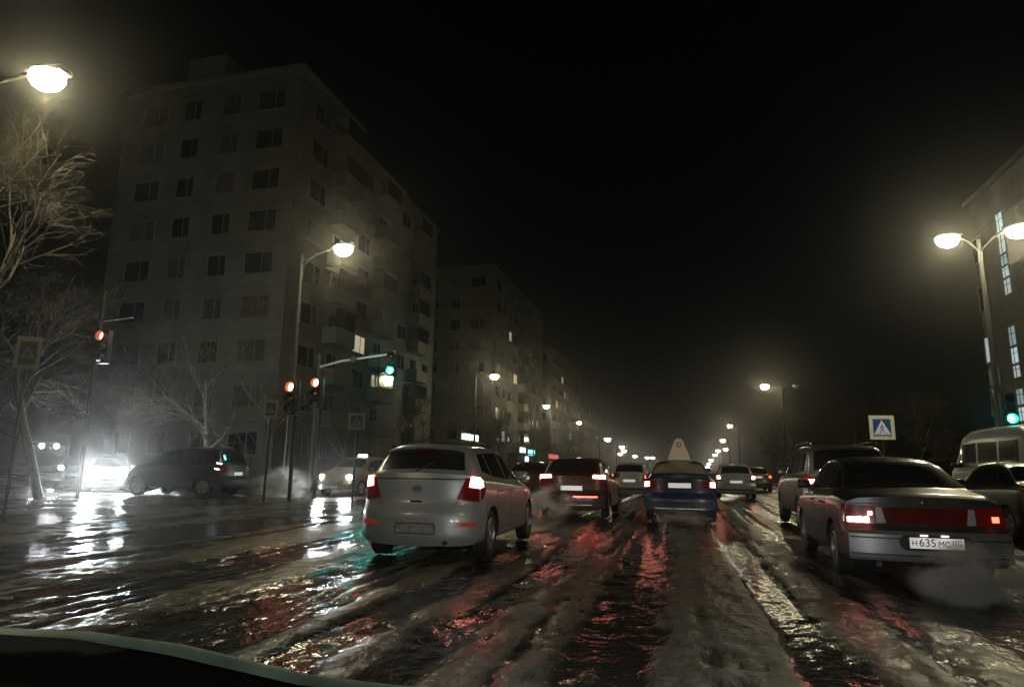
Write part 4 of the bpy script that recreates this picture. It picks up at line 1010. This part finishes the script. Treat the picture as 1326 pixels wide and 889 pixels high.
# ------------------------------------------------------------------ spray and exhaust vapour
def vapour(name, loc, size, dens, seed, label, sc=2.2, kind='stuff'):
    bm = bmesh.new(); bmesh.ops.create_icosphere(bm, subdivisions=3, radius=1)
    me = bpy.data.meshes.new(name); bm.to_mesh(me); bm.free(); o = link(name, me, None, loc); o.scale = size
    m = bpy.data.materials.new(name); m.use_nodes = True; n = m.node_tree; L = n.links.new; n.nodes.remove(n.nodes['Principled BSDF'])
    pv = n.nodes.new('ShaderNodeVolumePrincipled'); pv.inputs['Color'].default_value = (.92, .92, .9, 1); pv.inputs['Anisotropy'].default_value = .0
    tc = n.nodes.new('ShaderNodeTexCoord'); ln = n.nodes.new('ShaderNodeVectorMath'); ln.operation = 'LENGTH'; L(tc.outputs['Object'], ln.inputs[0])
    fl = n.nodes.new('ShaderNodeMapRange'); fl.interpolation_type = 'SMOOTHSTEP'; fl.inputs[1].default_value = .98; fl.inputs[2].default_value = .0; L(ln.outputs['Value'], fl.inputs[0])
    nz = n.nodes.new('ShaderNodeTexNoise'); nz.inputs['Scale'].default_value = sc; nz.inputs['Detail'].default_value = 3
    mp = n.nodes.new('ShaderNodeMapping'); mp.inputs['Location'].default_value = (seed*3.1, 0, 0); L(tc.outputs['Object'], mp.inputs[0]); L(mp.outputs[0], nz.inputs['Vector'])
    nr = n.nodes.new('ShaderNodeMapRange'); nr.inputs[1].default_value = .47; nr.inputs[2].default_value = .70; L(nz.outputs[0], nr.inputs[0])
    mm = n.nodes.new('ShaderNodeMath'); mm.operation = 'MULTIPLY'; pw = n.nodes.new('ShaderNodeMath'); pw.operation = 'POWER'; pw.inputs[1].default_value = 1.8; L(fl.outputs[0], pw.inputs[0]); L(pw.outputs[0], mm.inputs[0]); L(nr.outputs[0], mm.inputs[1])
    m2 = n.nodes.new('ShaderNodeMath'); m2.operation = 'MULTIPLY'; m2.inputs[1].default_value = dens; L(mm.outputs[0], m2.inputs[0]); L(m2.outputs[0], pv.inputs['Density'])
    L(pv.outputs[0], n.nodes['Material Output'].inputs['Volume']); me.materials.append(m)
    return tag(o, label, 'vapour', None, kind)
vapour('exhaust_vapour', (2.7, 7.7, .26), (.70, .62, .50), 44, 1, 'grey exhaust cloud under the rear bumper of the dark grey sedan')
vapour('exhaust_vapour', (-3.2, 15.9, .45), (.9, .75, .6), 24, 2, 'pale exhaust cloud at the rear left of the dark red hatchback')
vapour('exhaust_vapour', (-.2, 15.8, .2), (1.2, .7, .3), 10, 3, 'low vapour under the bumper of the blue sedan')
vapour('wheel_spray', (-14.9, 22.6, .40), (1.7, .9, 1.1), 22, 4, 'white slush spray thrown up behind the black turning car', 3.0)

# ------------------------------------------------------------------ haze volume, added to spread glow around the lamps
hz = MB().box((0, 700, 22), (1900, 1700, 70), PLASTER); ho = hz.build('haze'); ho['kind'] = 'stuff'; ho['label'] = 'thin haze added over the whole avenue for halos round the lamps'
hm = bpy.data.materials.new('haze'); hm.use_nodes = True; hn = hm.node_tree; hn.nodes.remove(hn.nodes['Principled BSDF'])
pv = hn.nodes.new('ShaderNodeVolumePrincipled'); pv.inputs['Color'].default_value = (.95, .94, .9, 1); pv.inputs['Density'].default_value = HAZE; pv.inputs['Anisotropy'].default_value = .93
hn.links.new(pv.outputs[0], hn.nodes['Material Output'].inputs['Volume']); ho.data.materials.clear(); ho.data.materials.append(hm)
